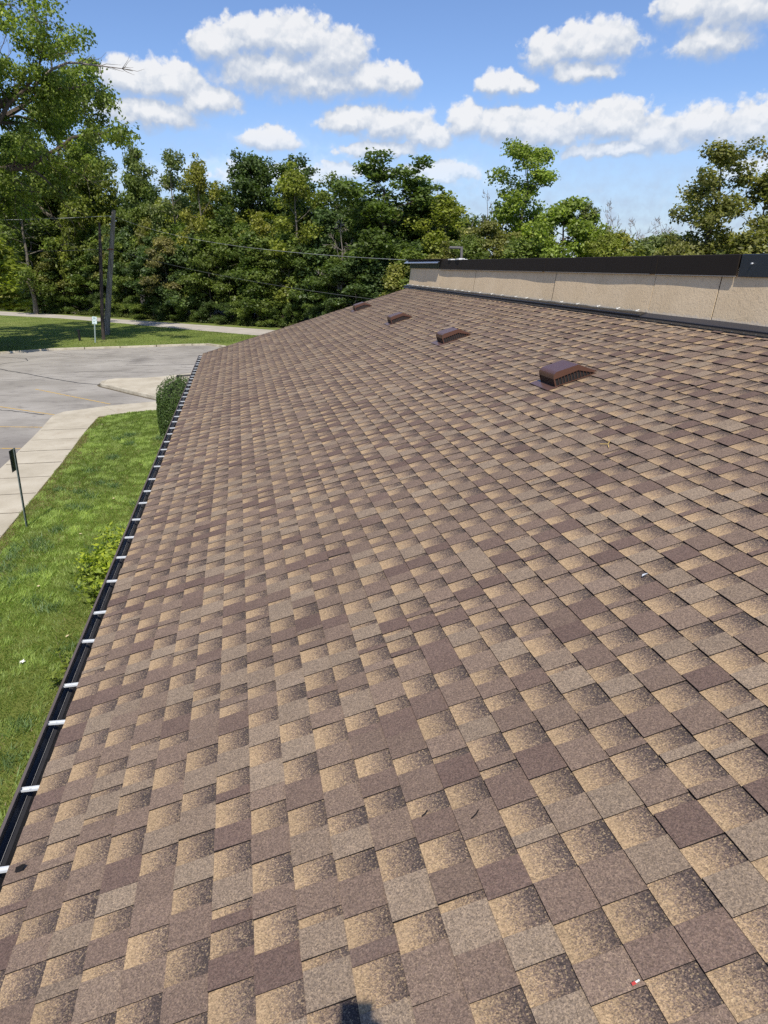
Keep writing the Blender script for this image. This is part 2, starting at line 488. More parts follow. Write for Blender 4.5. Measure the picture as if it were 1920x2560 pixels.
def mat_asphalt():
    m, t, p = new_mat('old_asphalt')
    ob = t.node('ShaderNodeTexCoord').outputs['Object']
    n1 = t.noise(ob, 0.22, 5, 0.6).outputs['Fac']
    col = t.ramp(t.smooth(n1, 0.3, 0.7), [(0, (0.25, 0.230, 0.202)), (0.5, (0.31, 0.287, 0.254)), (1, (0.36, 0.335, 0.298))])
    st = t.noise(t.vmath('MULTIPLY', ob, (0.55, 1.0, 1)), 1.5, 9, 0.78, 0.6).outputs['Fac']
    col = t.mix(t.smooth(st, 0.50, 0.68, 0, 0.80), col, (0.17, 0.155, 0.142))
    col = t.mix(t.smooth(st, 0.46, 0.28, 0, 0.45), col, (0.46, 0.43, 0.385))
    # darker worn band near the walk
    sp = t.node('ShaderNodeSeparateXYZ'); t.l.new(ob, sp.inputs[0])
    yy = t.math('ADD', sp.outputs[1], t.math('MULTIPLY', t.noise(ob, 0.5, 4, 0.6).outputs['Fac'], 5.0))
    col = t.mix(t.smooth(yy, 31.0, 26.5, 0, 0.40), col, (0.15, 0.135, 0.13))
    # oil stain
    d = t.vmath('LENGTH', t.vmath('MULTIPLY', t.vmath('SUBTRACT', ob, (-6.2, 46.1, 0)), (0.75, 0.33, 1)))
    col = t.mix(t.smooth(t.math('ADD', d, t.math('MULTIPLY', n1, 0.6)), 1.15, 0.35, 0, 0.6), col, (0.10, 0.09, 0.085))
    g = t.noise(ob, 30, 3, 0.7).outputs['Fac']
    val = t.math('MULTIPLY_ADD', g, 0.7, 0.65)
    cb = t.node('ShaderNodeCombineColor')
    for k in range(3): t.l.new(val, cb.inputs[k])
    col = t.mix(1.0, col, cb.outputs[0], 'MULTIPLY')
    t.l.new(col, p.inputs['Base Color'])
    p.inputs['Roughness'].default_value = 0.95
    p.inputs['Specular IOR Level'].default_value = 0.2
    return m
M_ASPH = mat_asphalt()
b = MB()
b.poly([(-70, -14, 0), (6, -14, 0), (6, 49.5, 0), (-1.3, 52.1, 0), (-2.5, 54.0, 0), (-8.3, 53.3, 0), (-12.9, 52.7, 0), (-15.5, 51.3, 0), (-30, 44.2, 0), (-70, 25, 0)])
struct(b.build('parking_lot', M_ASPH))

KERB = [(-70, 24.6), (-30, 44.0), (-15.52, 51.19), (-12.91, 52.58), (-8.34, 53.21), (-3.5, 53.89), (-2.52, 53.97), (-1.2, 52.0), (6, 44.5), (16, 37)]
def offset_line(pl, d):
    out = []
    for i, p in enumerate(pl):
        a = Vector(pl[max(i - 1, 0)]); c = Vector(pl[min(i + 1, len(pl) - 1)])
        n = (c - a).normalized(); n = Vector((-n.y, n.x))
        out.append((p[0] + n.x * d, p[1] + n.y * d))
    return out
M_CONC, t, p, c = mat_ground('pale_concrete', [(0, (0.38, 0.335, 0.255)), (0.5, (0.455, 0.405, 0.315)), (1, (0.51, 0.46, 0.365))], 0.9, fine=55, famt=0.14, bump=0.15)
ob = t.node('ShaderNodeTexCoord').outputs['Object']
st = t.smooth(t.noise(t.vmath('MULTIPLY', ob, (1.1, 0.45, 1)), 1.6, 6, 0.7, 0.5).outputs['Fac'], 0.54, 0.72, 0, 0.5)
t.l.new(t.mix(st, c, (0.33, 0.265, 0.19)), p.inputs['Base Color'])
M_KERB, t, p, c = mat_ground('kerb_concrete', [(0, (0.33, 0.29, 0.22)), (1, (0.55, 0.50, 0.40))], 1.6, fine=14, famt=0.3)

kb = MB()
inn = offset_line(KERB, 0.16)
# kerb in stones about 2 m long, each a touch out of line
rs = random.Random(3)
for i in range(len(KERB) - 1):
    a, c2 = Vector(KERB[i]), Vector(KERB[i + 1]); a2, c3 = Vector(inn[i]), Vector(inn[i + 1])
    n = max(1, int((c2 - a).length / 2.2))
    for k in range(n):
        f0, f1 = k / n + 0.004, (k + 1) / n - 0.004
        j = rs.uniform(-0.015, 0.015); h = 0.125 + rs.uniform(-0.01, 0.012)
        q = [a.lerp(c2, f0), a.lerp(c2, f1), a2.lerp(c3, f1), a2.lerp(c3, f0)]
        q = [(v.x, v.y + j) for v in q]
        kb.prism(q, -0.02, h)
struct(kb.build('kerb', M_KERB, bevel=0.02))

def mat_lawn(name, stops, fine=9):
    m, t, p, col = mat_ground(name, stops, 0.35, fine=fine, famt=0.30, bump=0.6, bdist=0.05)
    return m
M_LAWN = mat_lawn('mown_lawn', [(0, (0.10, 0.135, 0.028)), (0.5, (0.145, 0.180, 0.042)), (1, (0.20, 0.215, 0.065))])
M_NEARLAWN = mat_lawn('near_lawn', [(0, (0.09, 0.115, 0.022)), (0.5, (0.125, 0.15, 0.03)), (1, (0.18, 0.18, 0.05))], 30)
lawn = [(x, y) for x, y in inn] + [(60, 30), (200, 40), (200, 400), (-300, 400), (-300, -100), (-70, -40)]
b = MB()
b.poly([(x, y, 0.105) for x, y in lawn])
struct(b.build('far_lawn', M_LAWN))

ROAD_N = [(-60, 118), (-42, 103), (-24.5, 88.2), (-18.8, 83.4), (-12.9, 76.9), (-8.1, 71.0), (-3.5, 65.3), (0.5, 60.6), (12, 48), (40, 25)]
ROAD_F = [(-60, 126), (-42, 110), (-24.9, 94.0), (-20.4, 89.8), (-12.3, 80.7), (-6.6, 74.6), (-1.5, 69.2), (2.5, 64.9), (15, 52), (43, 29)]
M_ROAD, *_ = mat_ground('pale_road', [(0, (0.34, 0.305, 0.26)), (1, (0.46, 0.42, 0.365))], 0.6, fine=12, famt=0.16, bump=0.1)
b = MB()
for i in range(len(ROAD_N) - 1):
    b.poly([ROAD_N[i] + (0.111,), ROAD_N[i + 1] + (0.111,), ROAD_F[i + 1] + (0.111,), ROAD_F[i] + (0.111,)])
struct(b.build('road', M_ROAD))
M_FLOOR, *_ = mat_ground('forest_floor', [(0, (0.022, 0.017, 0.010)), (1, (0.05, 0.04, 0.022))], 0.5, fine=6)
b = MB()
verge = offset_line(ROAD_F, 2.0)
for i in range(len(ROAD_F) - 1):
    a, c = verge[i], verge[i + 1]
    b.poly([a + (0.117,), c + (0.117,), (c[0] + 60, c[1] + 60, 0.117), (a[0] + 60, a[1] + 60, 0.117)])
struct(b.build('forest_floor', M_FLOOR))

def strip(pl, w, z, name, mat):
    b = MB()
    l = offset_line(pl, w / 2); r = offset_line(pl, -w / 2)
    for i in range(len(pl) - 1):
        b.poly([r[i] + (z,), r[i + 1] + (z,), l[i + 1] + (z,), l[i] + (z,)])
    return struct(b.build(name, mat))
# near walk in separate slabs
def lerp_line(pl, y):
    for (x0, y0), (x1, y1) in zip(pl, pl[1:]):
        if y0 <= y <= y1: return x0 + (x1 - x0) * (y - y0) / (y1 - y0)
    return pl[-1][0]
SW_O = [(-6.88, -14), (-6.88, 21), (-6.92, 22.6), (-7.01, 25.35), (-7.21, 28.47)]
SW_I = [(-5.2, -14), (-5.22, 15.1), (-5.25, 17.2), (-5.3, 20.9), (-5.47, 26.0), (-5.45, 28.47)]
sw = MB()
ys = list(np.arange(-13.6, 27.0, 1.52)) + [28.0]
for y0, y1 in zip(ys, ys[1:]):
    h = 0.10 + rs.uniform(-0.004, 0.004)
    sw.prism([(lerp_line(SW_O, y0), y0 + 0.004), (lerp_line(SW_I, y0), y0 + 0.004), (lerp_line(SW_I, y1), y1 - 0.004), (lerp_line(SW_O, y1), y1 - 0.004)], -0.02, h)
y1 = 28.0
sw.prism([(lerp_line(SW_O, y1), y1 + 0.006), (-5.40, y1 + 0.006), (-5.05, 28.33), (-4.80, 28.5), (-5.62, 30.15), (-6.0, 29.9), (-6.96, 29.3), (-7.21, 28.6)], -0.02, 0.1)
sw.prism([(-4.79, 28.505), (-4.35, 28.7), (-3.47, 28.94), (-3.2, 29.0), (-3.6, 30.9), (-5.06, 30.4), (-5.61, 30.155)], -0.02, 0.103)
sw.prism([(-3.19, 29.0), (6, 30.4), (6, 32.5), (-3.59, 30.9)], -0.02, 0.099)
struct(sw.build('sidewalk', M_CONC, bevel=0.01))
M_JOINT = simple_mat('stained_joint', (0.40, 0.345, 0.26), 0.95, var=0.4, scale=6)
for y in ys[1:-1]:
    strip([(lerp_line(SW_O, y) + 0.05, y), (lerp_line(SW_I, y) - 0.03, y + 0.01)], 0.04, 0.1085, 'walk_joint', M_JOINT)
b = MB()
b.prism([(-6.62, 36.0), (-6.21, 35.44), (-5.0, 33.71), (-3.9, 32.2), (-3.3, 31.4), (-2.8, 31.12), (6, 32.56), (6, 42), (-1.2, 39.9), (-3.15, 38.68), (-4.18, 37.95), (-4.93, 37.7), (-5.52, 37.8), (-6.3, 37.8), (-6.62, 37.5), (-6.76, 37.1), (-6.76, 36.4)], -0.02, 0.12)
struct(b.build('concrete_island', M_CONC, bevel=0.015))
IK = [(-6.76, 37.1), (-6.78, 36.4), (-6.63, 35.98), (-6.22, 35.42), (-5.01, 33.69), (-3.91, 32.18), (-3.3, 31.4)]
ik = MB(); io = offset_line(IK, -0.06); ii = offset_line(IK, 0.12)
for i in range(len(IK) - 1):
    ik.prism([io[i], io[i + 1], ii[i + 1], ii[i]], -0.02, 0.126 + 0.004 * (i % 2))
struct(ik.build('island_kerb', M_KERB))
strip(offset_line(IK, -0.13), 0.13, 0.0052, 'gutter_dirt', simple_mat('kerb_dirt', (0.11, 0.09, 0.06), 0.95, var=0.6, scale=5))

# lawn strip along the building
b = MB()
b.prism([(-5.19, -14), (-0.5, -14), (-0.5, 29.33), (-3.2, 28.97), (-3.47, 28.91), (-4.35, 28.67), (-5.07, 28.27), (-5.38, 27.9), (-5.44, 26.0), (-5.28, 20.9), (-5.23, 17.2), (-5.2, 15.1)], -0.03, 0.082)
struct(b.build('near_lawn', M_NEARLAWN))
b = MB(); b.prism([(-0.49, 20.2), (6, 20.2), (6, 30.36), (-0.49, 29.36)], -0.03, 0.083)
struct(b.build('side_lawn', M_NEARLAWN))

def mat_paint(name, colr, wear):
    m, t, p = new_mat(name)
    ob = t.node('ShaderNodeTexCoord').outputs['Object']
    n = t.noise(ob, 9, 6, 0.75).outputs['Fac']
    col = t.mix(t.smooth(n, wear, wear + 0.14), (0.27, 0.245, 0.225), colr)
    t.l.new(col, p.inputs['Base Color']); p.inputs['Roughness'].default_value = 0.9
    return m
M_YEL = mat_paint('worn_yellow_paint', (0.50, 0.33, 0.09), 0.38)
M_YELF = mat_paint('faded_yellow_paint', (0.42, 0.34, 0.18), 0.52)
for a, c in (((-9.6, 35.8), (-5.55, 31.15)), ((-12.2, 33.4), (-7.3, 29.2)), ((-12.6, 28.3), (-7.14, 26.9)), ((-12.6, 24.9), (-7.0, 23.7))):
    strip([a, c], 0.10, 0.004, 'parking_line', M_YEL)
for a, c in (((-16.6, 50.4), (-13.9, 47.9)), ((-12.9, 52.2), (-8.87, 47.05)), ((-10.3, 52.7), (-8.2, 49.9)), ((-6.9, 53.0), (-5.3, 49.8)), ((-3.6, 53.6), (-1.6, 49.6))):
    strip([a, c], 0.10, 0.004, 'parking_line', M_YELF)
M_TAR = simple_mat('tar_seal', (0.030, 0.030, 0.036), 0.7, var=0.3, scale=3)
def wob(pl, amp, n=6, seed=1):
    r = random.Random(seed); o = []
    for (x0, y0), (x1, y1) in zip(pl, pl[1:]):
        for k in range(n):
            f = k / n; o.append((x0 + (x1 - x0) * f + r.uniform(-amp, amp), y0 + (y1 - y0) * f + r.uniform(-amp, amp)))
    return o + [pl[-1]]
strip(wob([(-22, 52.2 - 1.5), (-17, 47.4), (-13.31, 43.4), (-11.53, 41.32), (-9.62, 39.07), (-8.14, 37.46), (-6.82, 36.5)], 0.05, 6, 2), 0.085, 0.006, 'tar_seam', M_TAR)
strip(wob([(-16.5, 42.9), (-14.05, 45.4), (-13.62, 46.2), (-12.77, 46.9), (-13.2, 48.2), (-15.2, 49.6)], 0.05, 5, 3), 0.05, 0.008, 'tar_seam', M_TAR)
strip(wob([(-12.5, 32.7), (-9.73, 30.75), (-8.82, 30.1), (-7.7, 29.3)], 0.05, 5, 4), 0.06, 0.0075, 'tar_seam', M_TAR)
M_CRACK = simple_mat('hairline_crack', (0.10, 0.092, 0.088), 0.9, var=0.3)
cr = random.Random(11)
for k in range(26):
    x, y = cr.uniform(-13, -3.5), cr.uniform(38.5, 51.0)
    pl = [(x, y)]
    for q in range(4): pl.append((pl[-1][0] + cr.uniform(0.35, 0.9), pl[-1][1] + cr.uniform(-0.35, 0.35)))
    strip(pl, cr.uniform(0.02, 0.05), 0.003 + 0.0001 * k, 'pavement_crack', M_CRACK)

# ------------------------------------------------------------------ building
bld = thing('building', 'long low building with brown shingled roof, black gutter and tan stucco parapet', 'building', (0, 0, 0))
SL = 0.30
TH = math.atan(SL)
XE, ZE = -1.035, 5.5 - 1.955 + SL * -1.035
Y0 = -3.0
def yend(u):                       # far rake, very slightly out of square
    return 20.05 - 0.35 * u / 5.8
def RF(u, v, n):                   # roof frame to world
    return (XE + u * math.cos(TH) - n * math.sin(TH), v, ZE + u * math.sin(TH) + n * math.cos(TH))
RFM = Matrix(((math.cos(TH), 0, -math.sin(TH), XE), (0, 1, 0, 0), (math.sin(TH), 0, math.cos(TH), ZE), (0, 0, 0, 1)))

def build_roof():
    rg = np.random.default_rng(5)
    EXP = 0.143
    UMAX = 5.80
    nC = int(UMAX / EXP) + 1
    TU, TT = 0.0055, 0.0045
    V, F, C, UV, MI = [], [], [], [], []
    def quad(pts, cell, uv, mi):
        k = len(V); V.extend(pts); F.append((k, k + 1, k + 2, k + 3)); C.append(cell); UV.extend(uv); MI.append(mi)
    for i in range(nC):
        u0 = i * EXP
        y = Y0 - rg.uniform(0, 0.3)
        ye = yend(u0)
        prev_tooth = None
        tooth = bool(rg.integers(0, 2))
        wav_p, wav_a = rg.uniform(0, 6.3), rg.uniform(0.0006, 0.0016)
        lt = 0
        while y < ye:
            if tooth:
                w = rg.uniform(0.095, 0.150) if rg.random() > 0.16 else rg.uniform(0.035, 0.06)
            else:
                w = rg.uniform(0.085, 0.140) if rg.random() > 0.10 else rg.uniform(0.03, 0.05)
            y1 = min(y + w, ye)
            du = wav_a * math.sin(y * 1.7 + wav_p) + rg.uniform(-0.0012, 0.0012)
            dn = rg.uniform(0, 0.0012) if rg.random() > 0.05 else rg.uniform(0.002, 0.005)
            ton = rg.random(); rn = rg.random()
            ub, ut = u0 + du, u0 + EXP + 0.012
            wv = 0.0022 * math.sin(y * 2.55 + 0.6) * math.sin(u0 * 2.1 + 1.0) + 0.0016 * math.sin(y * 5.1 + u0 * 1.3)
            # lower layer
            nb, nt = TU + dn, 0.0 - 0.0006
            cell = (1.0 if tooth else 0.0, ton, rn, 1)
            if tooth:
                nb += TT
                nt += TT * 0.75
            sl = 0.0 if rg.random() > 0.3 else rg.uniform(-0.004, 0.004)
            nb += wv; nt += wv
            a, b_, c_, d = (ub, y, nb), (ub, y1, nb), (ut, y1 + sl, nt), (ut, y, nt)
            quad([a, d, c_, b_], cell, [(0, 0), (0, 1), (1, 1), (1, 0)], 0)
            # butt edge facing downslope
            quad([(ub, y, -0.006), (ub, y, nb), (ub, y1, nb), (ub, y1, -0.006)], cell, [(0, 0)] * 4, 1)
            if tooth:
                quad([(ub, y, nb - TT - 0.002), (ut, y, nt - TT - 0.002), (ut, y, nt), (ub, y, nb)], cell, [(0, 0)] * 4, 1)
                quad([(ub, y1, nb - TT - 0.002), (ub, y1, nb), (ut, y1 + sl, nt), (ut, y1 + sl, nt - TT - 0.002)], cell, [(0, 0)] * 4, 1)
            y = y1
            # now and then two tabs of different tone meet, or a shingle end
            if tooth and rg.random() < 0.07: tooth = True
            else: tooth = not tooth
    V = np.array(V)
    W = np.stack([XE + V[:, 0] * math.cos(TH) - V[:, 2] * math.sin(TH), V[:, 1], ZE + V[:, 0] * math.sin(TH) + V[:, 2] * math.cos(TH)], 1)
    me = quads_mesh('roof', W.reshape(-1, 4, 3))
    ca = me.attributes.new('cell', 'FLOAT_COLOR', 'FACE')
    ca.data.foreach_set('color', np.array(C, np.float32).reshape(-1))
    uvl = me.uv_layers.new(name='UVMap')
    uvl.data.foreach_set('uv', np.array(UV, np.float32).reshape(-1))
    me.materials.append(M_SH); me.materials.append(M_EDGE)
    me.polygons.foreach_set('material_index', np.array(MI, np.int32))
    me.update()
    o = add_obj('roof', me, None, bld)
    return o
roof = build_roof()
# roof deck under the shingles, rake trim
b = MB()
b.poly([RF(0.02, Y0, -0.012), RF(5.85, Y0, -0.012), RF(5.85, yend(5.85), -0.012), RF(0.02, yend(0), -0.012)])
b.poly([RF(0.02, Y0, -0.03), RF(0.02, yend(0), -0.03), RF(5.85, yend(5.85), -0.03), RF(5.85, Y0, -0.03)])
b.build('deck', M_EDGE, roof)
b = MB()
for (ua, ub_) in ((0.0, 5.85),):
    ya, yb = yend(ua) + 0.004, yend(ub_) + 0.004
    b.poly([RF(ua, ya, -0.006), RF(ub_, yb, -0.006), RF(ub_, yb, -0.14), RF(ua, ya, -0.14)])
    b.poly([RF(ua, ya - 0.02, 0.010), RF(ub_, yb - 0.02, 0.010), RF(ub_, yb, -0.006), RF(ua, ya, -0.006)])
b.build('rake_trim', simple_mat('rake_brown', (0.06, 0.05, 0.045), 0.6), roof)

# walls, soffit and fascia below the eave
M_BRICK = simple_mat('brown_brick', (0.20, 0.12, 0.085), 0.9, var=0.35, scale=5, bump=0.4, bscale=18)
b = MB()
b.box((-0.5, Y0, -0.05), (-0.2, 19.7, 3.05))
b.poly([(-0.5, 19.72, -0.05), (20, 19.72, -0.05), (20, 19.72, 4.6), (4.6, 19.72, 4.75), (-0.5, 19.72, 3.2)])
b.build('wall', M_BRICK, bld)
b = MB(); b.box((-1.0, Y0, 3.02), (-0.52, 19.7, 3.05)); b.build('soffit', M_GUT_OUT, bld)
b = MB(); b.box((-1.015, Y0, 3.0), (-0.995, 19.95, 3.195)); b.build('fascia', M_GUT_OUT, bld)

# gutter: open trough, rolled front lip
GY0, GY1 = Y0, 19.98
gut_o = [(-1.016, 3.205), (-1.016, 3.085), (-1.095, 3.085), (-1.110, 3.13), (-1.146, 3.16), (-1.150, 3.212), (-1.134, 3.216), (-1.134, 3.204)]
b = MB(); b.extrude_y(gut_o, GY0, GY1, closed=False)
b.box((-1.150, GY1 - 0.003, 3.085), (-1.016, GY1, 3.205))
gut = b.build('gutter', M_GUT_OUT, bld)
gut_i = [(-1.019, 3.203), (-1.019, 3.0885), (-1.093, 3.0885), (-1.107, 3.131), (-1.143, 3.161), (-1.147, 3.208)]
b = MB(); b.extrude_y(gut_i, GY0 + 0.005, GY1 - 0.005, closed=False)
b.build('gutter_lining', M_GUT_IN, gut)
b = MB()
b.box((-1.066, GY0 + 0.01, 3.0905), (-1.063, GY1 - 0.01, 3.0925))
b.box((-1.045, GY0 + 0.01, 3.0905), (-1.044, GY1 - 0.01, 3.092))
b.box((-1.1215, GY0 + 0.01, 3.1465), (-1.1205, GY1 - 0.01, 3.1485))
b.build('seam_ridge', M_GUT_STREAK, gut)
# hidden hangers
def bracket_mesh():
    b = MB(); mi = []
    xs = [-1.146, -1.100, -1.090, -1.040, -1.030, -1.02]
    prof = [(-0.012, 3.2065), (-0.0095, 3.2065), (-0.0095, 3.1985), (-0.004, 3.1985), (0.004, 3.1985), (0.0095, 3.1985), (0.0095, 3.2065), (0.012, 3.2065), (0.012, 3.196), (-0.012, 3.196)]
    n = len(prof)
    for x in xs: b.v += [(x, y, z) for y, z in prof]
    for i in range(len(xs) - 1):
        for j in range(n):
            q = (j + 1) % n
            b.f.append((i * n + j, i * n + q, (i + 1) * n + q, (i + 1) * n + j)); mi.append(1 if (j == 3 and i in (1, 3)) else 0)
    b.f.append(tuple(range(n))[::-1]); mi.append(0)
    b.f.append(tuple((len(xs) - 1) * n + j for j in range(n))); mi.append(0)
    o = b.build('gutter_bracket', M_BRKT, gut)
    o.data.materials.append(M_EDGE)
    o.data.polygons.foreach_set('material_index', mi)
    return o
br0 = bracket_mesh()
BY = [1.1, 1.56, 2.02, 2.48, 2.95, 3.42, 3.88, 4.32, 4.82, 5.28, 5.71, 6.21, 6.67, 7.27, 7.65, 8.08, 8.59, 9.09, 9.48] + [9.95 + 0.447 * k for k in range(23)]
for k, y in enumerate(BY):
    o = br0 if k == 0 else copy_tree(br0, gut)
    o.location = (0, y, random.uniform(-0.001, 0.001)); o.rotation_euler = (0, 0, random.uniform(-0.06, 0.06))

rg_ = np.random.default_rng(41)
N_ = 420
gy = GY0 + (GY1 - GY0) * rg_.random(N_) ** 1.4
gc = np.stack([rg_.uniform(-1.088, -1.024, N_), gy, 3.0935 + rg_.random(N_) * 0.004], 1)
gq = quads_mesh('debris', np.stack([gc + rg_.normal(0, 1, (N_, 3)) * np.array([0.006, 0.010, 0.0012]) for _ in range(3)], 1), None, 3)
gd = add_obj('debris', gq, simple_mat('gutter_grit', (0.10, 0.075, 0.05), 0.9, var=0.5, scale=40), gut)
gd['kind'] = 'stuff'

# parapet wall: stucco panels
WX = 4.62
par = thing('parapet_wall', None, None); par.parent = bld
def stucco_panel(y0, y1, dx0, dx1, lean):
    """front face as a fine grid so the hand-trowelled surface is real relief"""
    ny = max(6, int((y1 - y0) / 0.022)); nz = 24
    ny = min(ny, 220)
    ya = np.linspace(y0, y1, ny); za = np.linspace(4.86, 5.47, nz)
    Yg, Zg = np.meshgrid(ya, za, indexing='ij')
    rg = np.random.default_rng(int(y0 * 100) + 500)
    ph = rg.uniform(0, 6.28, 6)
    fy = (Yg - y0) / (y1 - y0)
    X = WX + dx0 + (dx1 - dx0) * fy + (Zg - 4.97) * lean
    X = X - 0.0035 * np.sin(Yg * 1.5 + ph[0]) - 0.002 * np.sin(Yg * 3.7 + ph[1])
    X = X + 0.0
    vs = np.stack([X, Yg, Zg], -1)
    m = MB()
    m.v = [tuple(p) for p in vs.reshape(-1, 3)]
    for i in range(ny - 1):
        for j in range(nz - 1):
            k = i * nz + j
            m.f.append((k, k + 1, k + nz + 1, k + nz))
    # ends, back and top
    for i in (0, ny - 1):
        pts = [tuple(vs[i, j]) for j in range(nz)] + [(WX + 0.22, ya[i], 5.47), (WX + 0.22, ya[i], 4.86)]
        m.poly(pts if i else pts[::-1])
    m.poly([(WX + 0.22, y0, 4.86), (WX + 0.22, y0, 5.47), (WX + 0.22, y1, 5.47), (WX + 0.22, y1, 4.86)])
    o = m.build('stucco_panel', M_STUCCO, par, smooth=False)
    o.data.polygons.foreach_set('use_smooth', [i < (ny - 1) * (nz - 1) for i in range(len(o.data.polygons))])
    return o
SEAM = [-3.0, 1.4, 4.0, 6.57, 7.74, 10.45, 14.3, 18.05, 20.02]
DX = [0, 0, 0, -0.006, -0.004, 0.004, 0.006, 0.004]
for k in range(len(SEAM) - 1):
    stucco_panel(SEAM[k] + 0.008, SEAM[k + 1] - 0.008, DX[k] * 0.5 + 0.003, DX[k] * 0.5 - 0.003, 0.13)
b = MB(); b.box((WX + 0.10, Y0, 4.86), (WX + 0.18, 20.0, 5.46)); b.build('core', M_EDGE, par)
for y in SEAM[1:-1]:
    b = MB()
    f_ = lambda z: WX + 0.0035 + (z - 4.97) * 0.13
    b.extrude_y([(f_(4.88), 4.88), (f_(5.46), 5.46), (f_(5.46) + 0.05, 5.46), (f_(4.88) + 0.05, 4.88)], y - 0.02, y + 0.02)
    b.build('seam_backing', M_EDGE, par)  # dark strip added so sunlit panel edges don't show in the gap

def coping(y0, y1, proud, zt, zb, mat, trim=True):
    x = WX + 0.026 - proud
    prof = [(x, zb), (x - 0.004, zb + 0.004), (x + 0.010, zt - 0.006), (x + 0.020, zt), (WX + 0.30, zt - 0.02), (WX + 0.30, zb), (WX + 0.292, zb), (WX + 0.292, zt - 0.026), (x + 0.026, zt - 0.008), (x + 0.007, zb)]
    b = MB(); b.extrude_y(prof, y0, y1)
    o = b.build('coping_section', mat, par)
    if trim:
        b = MB(); b.box((x - 0.007, y0 + 0.002, zb - 0.010), (x + 0.004, y1 - 0.002, zb - 0.001))
        b.build('drip_edge', M_TRIMLINE, o)
    return o
coping(Y0, 6.30, -0.006, 5.594, 5.392, M_COPBLUE, False)
coping(6.33, 7.72, 0.0, 5.596, 5.402, M_COPING)
coping(7.72, 7.83, 0.005, 5.601, 5.399, M_COPING, False)
coping(7.83, 10.83, 0.0, 5.597, 5.404, M_COPING)
coping(10.83, 10.92, 0.004, 5.601, 5.401, M_COPING, False)
coping(10.92, 16.95, 0.0, 5.602, 5.404, M_COPING)
co = coping(17.0, 20.05, -0.008, 5.590, 5.408, simple_mat('green_black_coping', (0.012, 0.017, 0.014), 0.45, var=0.15), False)
# loose bent strip lying over the last section
b = MB()
prof = [(WX - 0.045, 5.535), (WX - 0.015, 5.556), (WX + 0.01, 5.572), (WX + 0.05, 5.598), (WX + 0.05, 5.602), (WX + 0.01, 5.577), (WX - 0.017, 5.560), (WX - 0.047, 5.539)]
b.extrude_y(prof, 16.9, 20.45); b.build('bent_strip', M_SILVER, co)
b = MB(); b.box((WX + 0.0, 16.75, 5.603), (WX + 0.3, 20.3, 5.633)); b.build('top_board', M_COPING, co)
b = MB()
rr = random.Random(4)
for k in range(14):
    y = 15.2 + rr.random() * 1.7; x = WX + rr.uniform(0.0, 0.2)
    b.box((x, y, 5.600), (x + rr.uniform(0.03, 0.1), y + rr.uniform(0.05, 0.25), 5.605 + rr.uniform(0.004, 0.03)))
b.build('torn_membrane', M_WHITE, co)['kind'] = 'stuff'
b = MB(); b.tube([(WX + 0.020, 6.13, 5.51), (WX + 0.036, 6.13, 5.511)], 0.008, 10); b.build('coping_screw', M_BRKT, par)
# flat roof behind the parapet
b = MB(); b.box((WX + 0.25, Y0, 4.9), (22, 19.95, 5.0)); b.build('flat_roof', simple_mat('roof_membrane', (0.2, 0.19, 0.18), 0.9), bld)
b = MB(); b.tube([(5.55, 18.2, 4.95), (5.55, 18.2, 5.93)], 0.032, 10); b.tube([(5.55, 18.2, 5.90), (5.30, 18.4, 5.91)], 0.03, 8)
b.build('vent_pipe', simple_mat('grey_pipe', (0.13, 0.12, 0.115), 0.7), bld)

# flashing at the foot of the parapet
fl = thing('flashing', None, None); fl.parent = bld
def zr(x): return 5.5 - 1.955 + SL * x
def flash(prof, y0, y1, mat, name='flashing_strip'):
    b = MB(); b.extrude_y(prof, y0, y1); return b.build(name, mat, fl)
lowp = [(4.478, zr(4.478) + 0.010), (4.480, zr(4.480) + 0.020), (4.57, zr(4.57) + 0.022), (4.60, zr(4.60) + 0.02), (4.60, zr(4.6) + 0.004)]
flash(lowp, Y0, 20.15, M_BLACK)
up1 = [(4.530, 4.928), (4.526, 4.946), (4.532, 4.954), (4.592, 4.972), (4.622, 4.982), (4.622, 4.965), (4.545, 4.940)]
flash(up1, 7.76, 20.2, M_BLACK)
up2 = [(4.535, 4.918), (4.531, 4.936), (4.538, 4.942), (4.634, 4.985), (4.634, 4.970), (4.545, 4.930)]
M_BLK2 = simple_mat('dull_black_plate', (0.030, 0.029, 0.034), 0.5, var=0.15, scale=2)
flash(up2, Y0, 7.80, M_BLK2)
b = MB()
for k in range(26):
    y = 4.4 + 0.165 * k
    b.tube([(4.492, y, zr(4.492) + 0.0195), (4.491, y, zr(4.492) + 0.0235)], 0.0042, 6)
b.build('screw_heads', M_SILVER, fl)['kind'] = 'stuff'

# rope light with white clips, lying on the flashing
rl = thing('rope_light', 'clear rope light tube clipped along the foot of the stucco parapet', 'rope light', (0, 0, 0))
m_, t_, p_ = new_mat('clear_tube'); p_.inputs['Base Color'].default_value = (0.50, 0.47, 0.40, 1); p_.inputs['Roughness'].default_value = 0.15
p_.inputs['Transmission Weight'].default_value = 0.35; p_.inputs['Alpha'].default_value = 0.75
b = MB()
pts = []
rr = random.Random(9)
for k in range(84):
    y = 7.86 + (20.05 - 7.86) * k / 83
    pts.append((4.572 + rr.uniform(-0.003, 0.003), y, 4.984 + rr.uniform(-0.004, 0.006)))
b.tube(pts, 0.008, 6); b.build('tube', m_, rl, smooth=True)
b = MB(); b.box((0, -0.008, 0), (0.036, 0.008, 0.004)); b.tube([(-0.004, -0.008, 0.003), (-0.004, 0.008, 0.003)], 0.009, 8)
clip0 = b.build('clip', M_WHITE, rl)
